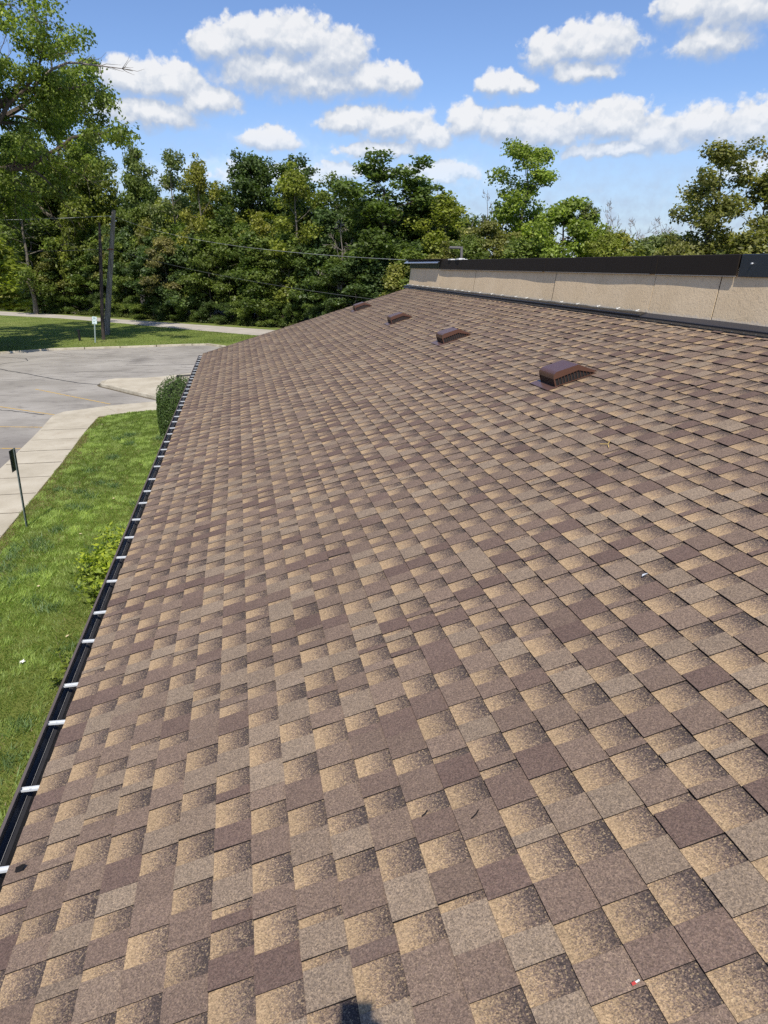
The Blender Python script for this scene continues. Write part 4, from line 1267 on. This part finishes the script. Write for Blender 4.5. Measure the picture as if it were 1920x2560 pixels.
# ---- the big trees on the left
def big_tree():
    o = thing('maple_tree', 'very large spreading maple filling the left edge, bright leaves and dead twigs', 'tree', (-18.0, 55.0, 0.08))
    rg = np.random.default_rng(15)
    wood = MB(); dead = MB(); tips = []
    trunk = [np.array(p, float) for p in ((0, 0, 0), (0.15, 0, 2.5), (0.1, 0.1, 5), (0.5, 0, 7.5), (1.0, 0, 9.5))]
    wood.tube([tuple(p) for p in trunk], [0.65, 0.5, 0.45, 0.40, 0.34], 10)
    mains = [((0.3, 0, 6.0), (0.9, -0.2, 0.75), 9.5, 0.26), ((1.0, 0, 9.5), (0.75, -0.1, 0.9), 9.0, 0.26), ((0.6, 0, 8.0), (1.0, 0.25, 0.35), 8.5, 0.22),
             ((1.0, 0, 9.5), (0.1, 0.3, 1.0), 12.5, 0.28), ((0.8, 0, 8.8), (-0.6, 0.2, 0.8), 8, 0.22), ((0.2, 0, 5.0), (-0.9, -0.4, 0.5), 7, 0.2), ((0.3, 0, 6.5), (0.2, 0.9, 0.6), 7.5, 0.2),
             ((0.2, 0, 5.5), (0.3, -0.9, 0.6), 7, 0.2), ((1.0, 0, 9.5), (0.5, -0.6, 1.0), 10, 0.2), ((0.9, 0, 9.0), (0.5, 0.5, 0.9), 10.5, 0.22),
             ((0.2, 0, 4.2), (-0.5, 0.7, 0.3), 6, 0.16)]
    for p0, d, ln, r in mains:
        pts, dd = polyline(rg, p0, d, ln, 8, 0.16, -0.02)
        rr = [r * (1 - 0.8 * i / 8) for i in range(9)]
        wood.tube([tuple(x) for x in pts], rr, 7)
        for s_ in range(9):
            i = int(rg.integers(2, 9))
            d2 = (pts[i] - pts[i - 1]); d2 /= np.linalg.norm(d2)
            d2 = d2 + rg.normal(0, 0.7, 3)
            l2 = rg.uniform(1.6, 3.8)
            q, _ = polyline(rg, pts[i], d2, l2, 4, 0.22)
            wood.tube([tuple(x) for x in q], [rr[i] * 0.55, rr[i] * 0.4, rr[i] * 0.3, 0.02, 0.012], 5)
            tips += [q[-1], q[2]]
            for s3 in range(3):
                q3, _ = polyline(rg, q[int(rg.integers(1, 5))], d2 + rg.normal(0, 0.8, 3) + np.array([0, 0, -0.1]), rg.uniform(0.8, 1.8), 3, 0.25)
                wood.tube([tuple(x) for x in q3], [0.025, 0.02, 0.014, 0.008], 4)
                if rg.random() < 0.62: tips.append(q3[-1])
                elif rg.random() < 0.8:
                    for s4 in range(4):
                        q4, _ = polyline(rg, q3[int(rg.integers(1, 4))], d2 + rg.normal(0, 0.9, 3), rg.uniform(0.5, 1.1), 3, 0.25)
                        dead.tube([tuple(x) for x in q4], [0.012, 0.009, 0.007, 0.004], 3)
        tips.append(pts[-1])
    # the dead limb reaching out to the right against the cloud
    q, _ = polyline(rg, (7.6, -0.6, 13.6), (1.0, 0, 0.22), 3.6, 6, 0.12, -0.03)
    dead.tube([tuple(x) for x in [np.array((5.6, -0.4, 12.6)), np.array((6.7, -0.5, 13.3))] + q], [0.09, 0.075, 0.06, 0.05, 0.042, 0.034, 0.025, 0.018, 0.012], 5)
    for s_ in range(12):
        i = int(rg.integers(1, 7))
        q2, _ = polyline(rg, q[i], (1, rg.normal(0, 0.6), rg.normal(0, 0.6)), rg.uniform(0.5, 1.3), 3, 0.25)
        dead.tube([tuple(x) for x in q2], [0.02, 0.015, 0.01, 0.005], 3)
    # the hanging dead twigs low on the left
    for s_ in range(34):
        q2, _ = polyline(rg, (1.7 + rg.normal(0, 0.25), -0.8, 9.3 + rg.normal(0, 0.3)), (rg.uniform(-0.6, 1), rg.normal(0, 0.3), -0.9), rg.uniform(0.9, 2.2), 4, 0.25)
        dead.tube([tuple(x) for x in q2], [0.018, 0.014, 0.011, 0.008, 0.004], 3)
    wood.build('trunk', M_BARK, o)
    dead.build('dead_branches', M_DEAD, o)['kind'] = 'stuff'
    tips = np.array(tips); tips = tips[(tips[:, 2] > 6.9 + 0.10 * np.abs(tips[:, 0])) & ((tips[:, 1] > -3.0) | (tips[:, 2] > 15) | (tips[:, 0] > 4.0))]
    lv = clump_leaves(rg, tips, rg.uniform(0.45, 1.05, len(tips)), 200, 0.20, 0.62, 0.5, 0.1)
    c = add_obj('crown', quads_mesh('crown', lv[0], lv[1]), M_LEAF, o)
    c.color = (0.130, 0.170, 0.028, 1)
    return o
big = big_tree()
big.scale = (1.1, 1.1, 1.28)
# second big tree, its trunk bare behind the wires
def second_tree():
    o = thing('maple_tree', 'large tree with a bare forked trunk behind the pole wires and a leafy top', 'tree', (-19.6, 96.0, 0.08))
    rg = np.random.default_rng(29)
    wood = MB(); tips = []
    trunk = [np.array(p, float) for p in ((-0.1, 0, 0), (-0.1, 0, 4), (0.1, 0, 8), (0.3, 0, 12), (0.4, 0, 16), (0.6, 0, 20))]
    wood.tube([tuple(p) for p in trunk], [0.62, 0.55, 0.5, 0.42, 0.3, 0.16], 9)
    mains = [((0.0, 0, 9.5), (-0.75, -0.2, 0.8), 9, 0.3)] + [((0.3, 0, z), (math.cos(a), math.sin(a), e), l, 0.17) for z, a, e, l in
             ((12, 0.2, 0.5, 5.5), (13, -0.9, 0.5, 5), (14, 2.2, 0.6, 5.5), (15, -2.2, 0.6, 5), (16, 0.5, 0.8, 5), (17, 3.3, 0.7, 4.8), (18, -0.4, 0.9, 4.5), (19, 1.8, 1.2, 4.2), (19.5, 4.2, 1.4, 4), (12.5, -1.6, 0.3, 5), (13.5, 0.9, 0.35, 6), (19.8, 0.2, 2.0, 4))]
    for p0, d, ln, r in mains:
        pts, dd = polyline(rg, p0, d, ln, 6, 0.16, 0.0)
        rr = [r * (1 - 0.8 * i / 6) for i in range(7)]
        wood.tube([tuple(x) for x in pts], rr, 6)
        for s_ in range(6):
            i = int(rg.integers(2, 7))
            q, _ = polyline(rg, pts[i], (pts[i] - pts[i - 1]) / ln * 6 + rg.normal(0, 0.7, 3), rg.uniform(1.2, 2.6), 3, 0.22)
            wood.tube([tuple(x) for x in q], [0.06, 0.045, 0.03, 0.012], 4)
            tips += [q[-1], q[1]]
        tips.append(pts[-1])
    for s_ in range(40):
        z = rg.uniform(8, 12.5)
        q2, _ = polyline(rg, (0.25, -0.2, z), (rg.normal(0, 0.8), rg.normal(-0.3, 0.4), -0.6), rg.uniform(1.0, 3.0), 4, 0.25)
        wood.tube([tuple(x) for x in q2], [0.03, 0.024, 0.018, 0.012, 0.006], 3)
    wood.build('trunk', M_PALEBARK, o)
    tips = np.array(tips)
    lv = clump_leaves(rg, tips, rg.uniform(0.8, 1.6, len(tips)), 150, 0.34, 0.68, 0.5, 0.1)
    c = add_obj('crown', quads_mesh('crown', lv[0], lv[1]), M_LEAF, o)
    c.color = (0.120, 0.150, 0.028, 1)
second_tree()
tree('maple', -16.6, 90.3, 16.8, 3.9, (0.115, 0.135, 0.022), 'broad yellow green maple whose clump hangs over the wires', name='maple_tree')
tree('oak', -24.0, 99.0, 20.0, 5.0, MID, 'tall green tree behind the big left maple', name='forest_tree')
tree('ash_b', -23, 91, 15.0, 3.6, MID, 'leafy tree low behind the big left maple', name='forest_tree')
tree('sapling', -16.1, 51.9, 7.6, 3.5, (0.175, 0.205, 0.026), 'bright yellow green low tree at the left edge overhanging the kerb', name='bushy_tree')
tree('oak_b', -27.5, 49.5, 17, 6.5, BRT, 'tree beyond the left edge whose shade falls on the kerb', name='shade_tree')
tree('maple', -26, 58.0, 15, 5.5, BRT, 'leafy tree past the left edge behind the big maple', name='shade_tree')

tree('oak', -24.0, 43.0, 17, 4.8, BRT, 'tall tree beyond the left edge by the car park, added for its shade', name='shade_tree')  # out of view, added to shade the far lawn
tree('oak_b', -19.2, 50.2, 15, 4.0, BRT, 'leafy tree past the left edge right behind the kerb, added for its shade', name='shade_tree')  # unseen tree, put in to darken the lawn past the kerb
# cut branches lying beside the road
o = thing('branch_pile', 'heap of bare cut branches lying beyond the road, left of the poles', 'branches', (-18.0, 91.8, 0.1))
rg = np.random.default_rng(6)
b = MB()
for k in range(34):
    x = rg.uniform(-3.6, 3.4); q, _ = polyline(rg, (x, rg.uniform(-0.6, 0.6) - 1.0 * x, rg.uniform(0.1, 0.5)), (rg.choice([-1, 1]), rg.normal(0, 0.5) - 0.6, rg.uniform(-0.05, 0.35)), rg.uniform(1.2, 3.2), 5, 0.16, -0.03)
    b.tube([tuple(p) for p in q], [0.05, 0.045, 0.038, 0.03, 0.022, 0.012], 4)
for sgn in (-1,):
    q = [(-1.6, 0, 0.2), (-0.9, -0.2, 0.9), (0, -0.4, 1.25), (0.9, -0.7, 1.1), (1.5, -1.0, 0.5)]
    b.tube(q, [0.05, 0.045, 0.04, 0.03, 0.02], 5)
b.build('branches', M_DEAD, o)

# ------------------------------------------------------------------ planting by the building
def round_shrub():
    o = thing('clipped_shrub', 'dark green clipped evergreen shrub with a domed top against the gutter', 'shrub', (-2.17, 24.6, 0.07))
    rg = np.random.default_rng(12)
    N = 21000
    th = rg.uniform(0, 2 * math.pi, N); s = rg.random(N)
    r0, hc, ht = 0.74, 1.18, 0.74
    side = s < 0.72
    z = np.where(side, rg.uniform(0.02, hc, N), 0)
    ph = np.arcsin(rg.random(N))
    rad = np.where(side, r0, r0 * np.cos(ph)); zz = np.where(side, z, hc + ht * np.sin(ph))
    jit = 1 - rg.random(N) ** 2 * 0.16 + 0.03 * np.sin(th * 7 + zz * 6) + 0.02 * np.sin(th * 13 - zz * 11)
    p = np.stack([rad * np.cos(th) * jit, rad * np.sin(th) * jit * 1.1, zz * np.where(side, 1, jit)], 1)
    n = np.stack([np.cos(th) * np.where(side, 1, np.cos(ph)), np.sin(th) * np.where(side, 1, np.cos(ph)), np.where(side, 0.1, np.sin(ph))], 1)
    q = leaf_quads(rg, p, n + rg.normal(0, 0.6, (N, 3)), rg.uniform(0.035, 0.075, N), 0.5)
    c = add_obj('foliage', quads_mesh('foliage', q, np.clip(rg.normal(0.4, 0.2, N), 0, 1)), M_LEAF, o)
    c.color = (0.064, 0.100, 0.026, 1)
    b = MB()
    b.tube([(0, 0, 0), (0, 0, 1.2), (0, 0, 1.6), (0, 0, 1.78)], [0.62, 0.62, 0.42, 0.1], 14); b.build('dark_core', simple_mat('dark_core', (0.014, 0.016, 0.008), 0.95), o)  # near-black solid core, shade inside the foliage put into the colour
    b = MB()
    for k in range(5): b.tube([(0.12 * math.cos(k * 1.3), 0.12 * math.sin(k * 1.3), 0), (0.4 * math.cos(k * 1.3), 0.4 * math.sin(k * 1.3), 0.9)], [0.03, 0.02], 5)
    b.build('stem', M_BARK, o)
round_shrub()

def leafy_shrub():
    o = thing('leafy_shrub', 'yellow green broad leaved shrub against the gutter in the near lawn', 'shrub', (-2.06, 11.0, 0.07))
    rg = np.random.default_rng(13)
    w = MB(); tips = []
    for k in range(90):
        a = rg.uniform(0, 6.28); l = rg.uniform(0.65, 1.22)
        q, _ = polyline(rg, (rg.normal(0, 0.14), rg.normal(0, 0.35), 0), (math.cos(a) * 0.36, math.sin(a) * 0.52, 1.0), l, 5, 0.10)
        w.tube([tuple(x) for x in q], [0.010, 0.009, 0.008, 0.006, 0.005, 0.003], 4)
        for i in range(2, 6): tips += [q[i]] * (10 if i < 5 else 12)
    tips = np.array(tips); N = len(tips) * 5
    c = np.repeat(tips, 5, 0) + rg.normal(0, 0.075, (N, 3))
    n = rg.normal(0, 0.6, (N, 3)) + np.array([0, 0, 0.9])
    q = leaf_quads(rg, c, n, rg.uniform(0.06, 0.11, N), 0.5)
    tn = np.clip(rg.normal(0.3, 0.2, N) + 0.45 * (c[:, 2] > 0.95), 0, 1)  # upper leaves lightened, sunlit top put into the tone
    f = add_obj('foliage', quads_mesh('foliage', q, tn), M_LEAF, o); f.color = (0.150, 0.190, 0.024, 1)
    w.build('stem', M_BARK, o)
leafy_shrub()
o = thing('weed_plant', 'small broad leaved weed poking up beside the near gutter', 'plant', (-2.7, 9.3, 0.07))
rg = np.random.default_rng(14)
w = MB(); cs = []
for k in range(9):
    q, _ = polyline(rg, (rg.normal(0, 0.03), rg.normal(0, 0.22), 0), (rg.normal(0, 0.3), rg.normal(0, 0.3), 1), rg.uniform(0.15, 0.42), 3, 0.1)
    w.tube([tuple(x) for x in q], [0.004, 0.004, 0.003, 0.002], 4); cs += q[1:] * 3
cs = np.array(cs) + rg.normal(0, 0.03, (len(cs), 3))
q = leaf_quads(rg, cs, rg.normal(0, 0.4, cs.shape) + np.array([0, 0, 1]), rg.uniform(0.06, 0.12, len(cs)), 0.45)
f = add_obj('foliage', quads_mesh('foliage', q, rg.random(len(cs)) * 0.6), M_LEAF, o); f.color = (0.13, 0.16, 0.025, 1)
w.build('stem', M_BARK, o)

# ---- grass blades
def vnoise(x, y, seed):
    rg = np.random.default_rng(seed); G = rg.random((64, 64))
    xi, yi = np.floor(x).astype(int), np.floor(y).astype(int); fx, fy = x - xi, y - yi
    fx = fx * fx * (3 - 2 * fx); fy = fy * fy * (3 - 2 * fy)
    g = lambda a, b_: G[a % 64, b_ % 64]
    return (g(xi, yi) * (1 - fx) + g(xi + 1, yi) * fx) * (1 - fy) + (g(xi, yi + 1) * (1 - fx) + g(xi + 1, yi + 1) * fx) * fy
def grass():
    rg = np.random.default_rng(17)
    N = 360000
    yy = 3.0 + (28.9 - 3.0) * rg.random(N) ** 1.25
    inner = np.array([lerp_line(SW_I, float(v)) for v in np.linspace(-1, 29, 301)])
    xi = np.interp(yy, np.linspace(-1, 29, 301), inner)
    corner = np.interp(yy, [27.6, 28.3, 28.7, 28.95], [0, 0.4, 1.1, 2.0]); xi = xi + np.where(yy > 27.6, corner, 0)
    edge_j = 0.08 * (vnoise(yy * 2.5, yy * 0, 9) - 0.6)
    xx = xi + 0.02 + edge_j + (-0.62 - xi) * rg.random(N)
    n1 = vnoise(xx * 1.1 + 7, yy * 0.8, 1); n2 = vnoise(xx * 4.5, yy * 4.0, 2); n3 = vnoise(xx * 0.5, yy * 0.35, 3)
    h = (0.022 + 0.045 * n2 * rg.random(N) + 0.03 * n1) * (0.7 + 0.6 * rg.random(N))
    w = rg.uniform(0.003, 0.0065, N) * (1 + yy / 20)
    a = rg.uniform(0, 6.28, N); lean = rg.uniform(0.2, 1.1, N) * h
    la = rg.uniform(0, 6.28, N) * 0.5 + n2 * 7
    base = np.stack([xx, yy, np.full(N, 0.078)], 1)
    dx = np.stack([np.cos(a) * w, np.sin(a) * w, np.zeros(N)], 1)
    tip = base + np.stack([np.cos(la) * lean, np.sin(la) * lean, h], 1)
    v = np.stack([base - dx, base + dx, tip], 1)
    dry = np.clip((n3 - 0.55) * 1.6, 0, 0.5) + np.clip(0.55 - (xx - xi), 0, 0.55) * 0.6
    tone = np.clip(0.25 + 0.22 * (n1 - 0.5) + 0.32 * (n2 - 0.5) + rg.normal(0, 0.13, N) + dry * 0.4, 0, 1)
    o = add_obj('grass', quads_mesh('grass', v, tone, 3), M_LEAF)
    o.color = (0.205, 0.262, 0.066, 1)
    tag(o, 'mown green grass of the lawn strip beside the building', 'grass', kind='stuff')
grass()
def dry_grass():
    rg = np.random.default_rng(23)
    N = 46000
    yy = 3.0 + 25.0 * rg.random(N)
    xi = np.array([lerp_line(SW_I, float(v)) for v in np.linspace(-1, 28.4, 295)])
    xi = np.interp(yy, np.linspace(-1, 28.4, 295), xi)
    d = np.where(rg.random(N) < 0.6, rg.exponential(0.22, N), rg.random(N) * 4.4)
    xx = xi + 0.02 + d
    keep = (xx < -0.7) & ((vnoise(xx * 0.8 + 3, yy * 0.55, 31) > 0.50) | (d < 0.25)) & (vnoise(yy * 0.7, yy * 0, 33) + rg.random(N) * 0.5 > 0.42)
    xx, yy = xx[keep], yy[keep]; N = len(xx)
    h = rg.uniform(0.02, 0.055, N); w = rg.uniform(0.003, 0.007, N) * (1 + yy / 20)
    a = rg.uniform(0, 6.28, N); la = rg.uniform(0, 6.28, N)
    base = np.stack([xx, yy, np.full(N, 0.08)], 1)
    dx = np.stack([np.cos(a) * w, np.sin(a) * w, np.zeros(N)], 1)
    tip = base + np.stack([np.cos(la) * h * 1.1, np.sin(la) * h * 1.1, h], 1)
    o = add_obj('grass', quads_mesh('grass', np.stack([base - dx, base + dx, tip], 1), np.clip(rg.normal(0.25, 0.15, N), 0, 0.6), 3), M_LEAF)
    o.color = (0.21, 0.165, 0.070, 1)
    tag(o, 'dry brown grass along the walk edge and in thin patches', 'grass', kind='stuff')
dry_grass()
def tufts():
    rg = np.random.default_rng(24)
    cx = rg.uniform(-5.0, -1.6, 70); cy = rg.uniform(5, 27, 70)
    cx[:14] = rg.uniform(-3.2, -2.2, 14); cy[:14] = rg.uniform(11.8, 14.6, 14)
    n = 130; N = 70 * n
    xx = np.repeat(cx, n) + rg.normal(0, 0.10, N); yy = np.repeat(cy, n) + rg.normal(0, 0.12, N)
    keep = xx > -5.1; xx, yy = xx[keep], yy[keep]; N = len(xx)
    h = rg.uniform(0.05, 0.13, N); w = rg.uniform(0.004, 0.008, N) * (1 + yy / 25)
    a = rg.uniform(0, 6.28, N); la = rg.uniform(0, 6.28, N)
    base = np.stack([xx, yy, np.full(N, 0.08)], 1)
    dx = np.stack([np.cos(a) * w, np.sin(a) * w, np.zeros(N)], 1)
    tip = base + np.stack([np.cos(la) * h * 0.8, np.sin(la) * h * 0.8, h], 1)
    o = add_obj('grass', quads_mesh('grass', np.stack([base - dx, base + dx, tip], 1), np.clip(rg.normal(0.25, 0.18, N), 0, 0.8), 3), M_LEAF)
    o.color = (0.115, 0.175, 0.065, 1)
    tag(o, 'darker blue green tufts of coarse grass in the near lawn', 'grass', kind='stuff')
tufts()
def fargrass():
    rg = np.random.default_rng(18)
    N = 60000
    xx = rg.uniform(-27, 3, N); f = rg.random(N)
    yn = np.interp(xx, [p[0] for p in ROAD_N], [p[1] for p in ROAD_N]) - 0.1
    yk = np.interp(xx, [p[0] for p in inn if p[0] < -2.6] + [0, 4], [p[1] for p in inn if p[0] < -2.6] + [53.5, 50]) + 0.12
    yy = yk + (yn - yk) * f
    n1 = vnoise(xx * 0.6, yy * 0.5, 4)
    h = rg.uniform(0.03, 0.075, N); w = rg.uniform(0.010, 0.022, N); a = rg.uniform(0, 6.28, N); la = rg.uniform(0, 6.28, N)
    base = np.stack([xx, yy, np.full(N, 0.1)], 1)
    dx = np.stack([np.cos(a) * w, np.sin(a) * w, np.zeros(N)], 1)
    tip = base + np.stack([np.cos(la) * h * 0.7, np.sin(la) * h * 0.7, h], 1)
    o = add_obj('grass', quads_mesh('grass', np.stack([base - dx, base + dx, tip], 1), np.clip(0.3 + 0.4 * (n1 - 0.5) + rg.normal(0, 0.15, N), 0, 1), 3), M_LEAF)
    o.color = (0.170, 0.215, 0.048, 1)
    tag(o, 'grass of the far lawn between the kerb and the road', 'grass', kind='stuff')
fargrass()

# ------------------------------------------------------------------ litter
def star_leaf(name, loc, s, col, label, seed, tilt=0.2, group=None):
    rg = random.Random(seed); b = MB()
    pts = []
    for k in range(10):
        a = k * math.pi / 5 + rg.uniform(-0.1, 0.1); r = s * (1.0 if k % 2 == 0 else 0.5) * rg.uniform(0.8, 1.1)
        pts.append((r * math.cos(a), r * math.sin(a), rg.uniform(0, 0.25) * s))
    for i in range(10):
        b.poly([(0, 0, 0), pts[i], pts[(i + 1) % 10]])
    b.tube([(0, 0, 0), (-s * 1.2, 0.1 * s, 0.1 * s)], 0.04 * s, 4)
    o = b.build(name, simple_mat(name + '_skin', col, 0.7, var=0.2, scale=30))
    o.location = loc; o.rotation_euler = (tilt * rg.uniform(-1, 1), tilt * rg.uniform(-1, 1), rg.uniform(0, 6))
    return tag(o, label, 'leaf', group)
star_leaf('fallen_leaf', (-3.37, 9.72, 0.135), 0.055, (0.75, 0.74, 0.66), 'large pale star shaped leaf on the grass by the near gutter', 1)
LG = 'small dry leaves scattered on the near lawn'
for k, (x, y) in enumerate([(-5.0, 24.6), (-4.65, 26.7), (-5.06, 26.4), (-4.15, 15.9), (-3.6, 15.0), (-4.8, 22.0), (-4.4, 19.0), (-3.0, 20.5), (-4.6, 13.2), (-3.8, 12.4), (-2.9, 10.4), (-3.3, 17.4)]):
    star_leaf('fallen_leaf', (x, y, 0.13), 0.035, (0.55, 0.44, 0.27), 'small dry tan leaf lying on the near lawn', 30 + k, 0.3, LG)
def on_roof(X, Y, n=0.014):
    u = (X - XE) / math.cos(TH); return RFM @ Matrix.Translation((u, Y, n))
b = MB(); b.v = [(-0.02, -0.012, 0.002), (0.012, -0.016, 0.006), (0.024, 0.004, 0.010), (0.004, 0.018, 0.004), (-0.018, 0.010, 0.008)]; b.f = [(0, 1, 2), (0, 2, 3), (0, 3, 4)]
o = b.build('dark_leaf', M_EDGE); o.matrix_world = on_roof(-0.975, 2.40); tag(o, 'curled dark leaf scrap on the shingles beside the near gutter', 'leaf')
b = MB(); b.poly([(-0.012, -0.008, 0.002), (0.006, -0.009, 0.006), (0.018, 0.003, 0.004), (0.0, 0.008, 0.003)]); b.poly([(0.006, -0.009, 0.006), (0.021, -0.012, 0.010), (0.018, 0.003, 0.004)])
o = b.build('paper_scrap', M_BRKT); o.matrix_world = on_roof(1.813, 2.80); tag(o, 'small white paper scrap midway up the shingles at right', 'litter')
lt = thing('wrapper_scrap', 'tiny white and red wrapper scrap on shingles near the lower right corner', 'litter'); lt.matrix_world = on_roof(0.86, 1.135)
b = MB(); b.poly([(0.003, -0.002, 0.002), (0.014, -0.003, 0.006), (0.015, 0.002, 0.006), (0.002, 0.003, 0.002)]); b.build('white_end', M_WHITE, lt)
b = MB(); b.poly([(-0.007, -0.004, 0.001), (0.004, -0.004, 0.0025), (0.003, 0.004, 0.0025), (-0.007, 0.004, 0.001)]); b.build('red_end', simple_mat('red_print', (0.5, 0.06, 0.05), 0.5), lt)
for X, Y, l, lab in ((0.52, 1.905, 0.03, 'short dark twig on the shingles, left one of two near the middle'), (0.672, 1.82, 0.04, 'thin dark twig on the shingles, right one of two near the middle')):
    b = MB(); b.tube([(0, -l / 2, 0.002), (0.006, 0, 0.005), (0.002, l / 2, 0.002)], 0.0022, 5)
    o = b.build('twig', M_EDGE); o.matrix_world = on_roof(X, Y) @ Matrix.Rotation(-0.9, 4, 'Z'); tag(o, lab, 'twig')
b = MB(); b.tube([(0, -0.05, 0.002), (0.02, 0, 0.008), (-0.01, 0.06, 0.004)], 0.003, 5); b.tube([(0.02, 0, 0.008), (0.05, 0.03, 0.01)], 0.0025, 5)
o = b.build('straw', simple_mat('straw_skin', (0.55, 0.38, 0.12), 0.8)); o.matrix_world = on_roof(2.466, 4.47); tag(o, 'yellow bit of straw caught on shingles below the nearest vent', 'straw')

# ------------------------------------------------------------------ the photographer (outside the frame, throws the shadow at its foot)
def photographer():
    hx, hy = -0.06, -0.50
    fz = 5.5 - 1.955 + SL * hx + 0.012
    o = thing('person', 'person in dark shirt and jeans on the roof, arms raised holding a phone', 'person', (0, 0, 0))
    J = [  # joints: pos, radius
        ((hx, hy, fz + 0.95), 0.135), ((hx, hy, fz + 1.15), 0.125), ((hx, hy + 0.01, fz + 1.36), 0.15), ((hx, hy, fz + 1.46), 0.065), ((hx, hy + 0.02, fz + 1.54), 0.06),
        ((hx, hy + 0.03, fz + 1.62), 0.092), ((hx, hy + 0.02, fz + 1.70), 0.088),
        ((hx - 0.10, hy, fz + 0.86), 0.088), ((hx - 0.12, hy + 0.04, fz + 0.48), 0.060), ((hx - 0.13, hy, fz + 0.09 - 0.04), 0.042), ((hx - 0.14, hy + 0.15, fz + 0.04 - 0.04), 0.034),
        ((hx + 0.10, hy, fz + 0.86), 0.088), ((hx + 0.12, hy + 0.04, fz + 0.50), 0.060), ((hx + 0.13, hy, fz + 0.09 + 0.04), 0.042), ((hx + 0.14, hy + 0.15, fz + 0.04 + 0.04), 0.034),
        ((hx - 0.19, hy, fz + 1.40), 0.055), ((hx - 0.21, hy + 0.17, fz + 1.52), 0.044), ((hx - 0.085, hy + 0.33, 5.375), 0.028),
        ((hx + 0.19, hy, fz + 1.40), 0.055), ((hx + 0.22, hy + 0.17, fz + 1.52), 0.044), ((hx + 0.125, hy + 0.33, 5.37), 0.028)]
    E_ = [(0, 1), (1, 2), (2, 3), (3, 4), (4, 5), (5, 6), (0, 7), (7, 8), (8, 9), (9, 10), (0, 11), (11, 12), (12, 13), (13, 14), (2, 15), (15, 16), (16, 17), (2, 18), (18, 19), (19, 20)]
    def skin(name, joints, edges, mat, par, root=0, sub=2):
        me = bpy.data.meshes.new(name); me.from_pydata([j[0] for j in joints], edges, []); me.update()
        b = bpy.data.objects.new(name, me); COL.objects.link(b); b.parent = par
        md = b.modifiers.new('skin', 'SKIN'); md.use_smooth_shade = True
        for i, j in enumerate(joints):
            s = me.skin_vertices[0].data[i]; s.radius = (j[1], j[1]); s.use_root = (i == root)
        ss = b.modifiers.new('sub', 'SUBSURF'); ss.levels = sub; ss.render_levels = sub
        me.materials.append(mat); return b
    m, t, p = new_mat('dark_clothes_and_skin')
    ob = t.node('ShaderNodeTexCoord').outputs['Object']
    sp = t.node('ShaderNodeSeparateXYZ'); t.l.new(ob, sp.inputs[0])
    c = t.mix(t.math('GREATER_THAN', sp.outputs[2], fz + 0.93), (0.03, 0.045, 0.09), (0.03, 0.03, 0.033))
    c = t.mix(t.math('GREATER_THAN', sp.outputs[2], fz + 1.475), c, (0.45, 0.27, 0.19))
    t.l.new(c, p.inputs['Base Color']); p.inputs['Roughness'].default_value = 0.8
    body = skin('body', J, E_, m, o)
    b = MB()
    for k in range(6):
        pass
    hb = MB(); n = 10
    for i in range(6):
        for j in range(14):
            pts = []
            for di, dj in ((0, 0), (0, 1), (1, 1), (1, 0)):
                ph = (i + di) / 6 * 1.75; th = (j + dj) / 14 * 2 * math.pi
                r = 0.108 * math.sin(ph)
                pts.append((hx + r * math.cos(th), hy - 0.015 + r * math.sin(th) * 1.1, fz + 1.665 + 0.115 * math.cos(ph)))
            hb.poly(pts)
    hb.build('hair', simple_mat('brown_hair', (0.03, 0.02, 0.015), 0.7), o, smooth=True)
    ms_ = simple_mat('skin', (0.45, 0.27, 0.19), 0.6)
    # fingers closing round the phone, palms at its two lower corners
    for s, wx in ((-1, hx - 0.085), (1, hx + 0.125)):
        wrist = Vector((wx, hy + 0.33, 5.375))
        px = -0.140 if s < 0 else -0.052
        palm = Vector((px + 0.016 * s, -0.055, 5.425))
        js = [(tuple(wrist), 0.027), (tuple((wrist + palm) / 2), 0.030), (tuple(palm), 0.028)]; ed = [(0, 1), (1, 2)]
        for f in range(4):
            k = len(js); z = 5.415 + 0.020 * f
            js += [((px + 0.018 * s, -0.040, z), 0.0095), ((px + 0.014 * s, -0.016, z + 0.004), 0.009), ((px - 0.004 * s, -0.010, z + 0.006), 0.008)]
            ed += [(2, k), (k, k + 1), (k + 1, k + 2)]
        k = len(js)
        js += [((px + 0.006 * s, -0.066, 5.45), 0.004), ((px - 0.012 * s, -0.050, 5.478), 0.0095)]; ed += [(2, k), (k, k + 1)]
        skin('hand', js, ed, ms_, o, 0, 2)
    ph = thing('phone', 'dark phone held up in both hands of the person', 'phone', (0, 0, 0))
    M = Matrix.Translation((0, 0, 5.5)) @ cam.rotation_euler.to_matrix().to_4x4()
    b = MB(); b.box((-0.141, -0.115, 0.018), (-0.050, 0.036, 0.026))
    b.build('case', M_BLACK, ph, M=M, bevel=0.0035)
    b = MB(); b.box((-0.138, -0.112, 0.0262), (-0.053, 0.033, 0.0266)); b.build('dark_pane', M_COPBLUE, ph, M=M)  # the phone's screen
photographer()
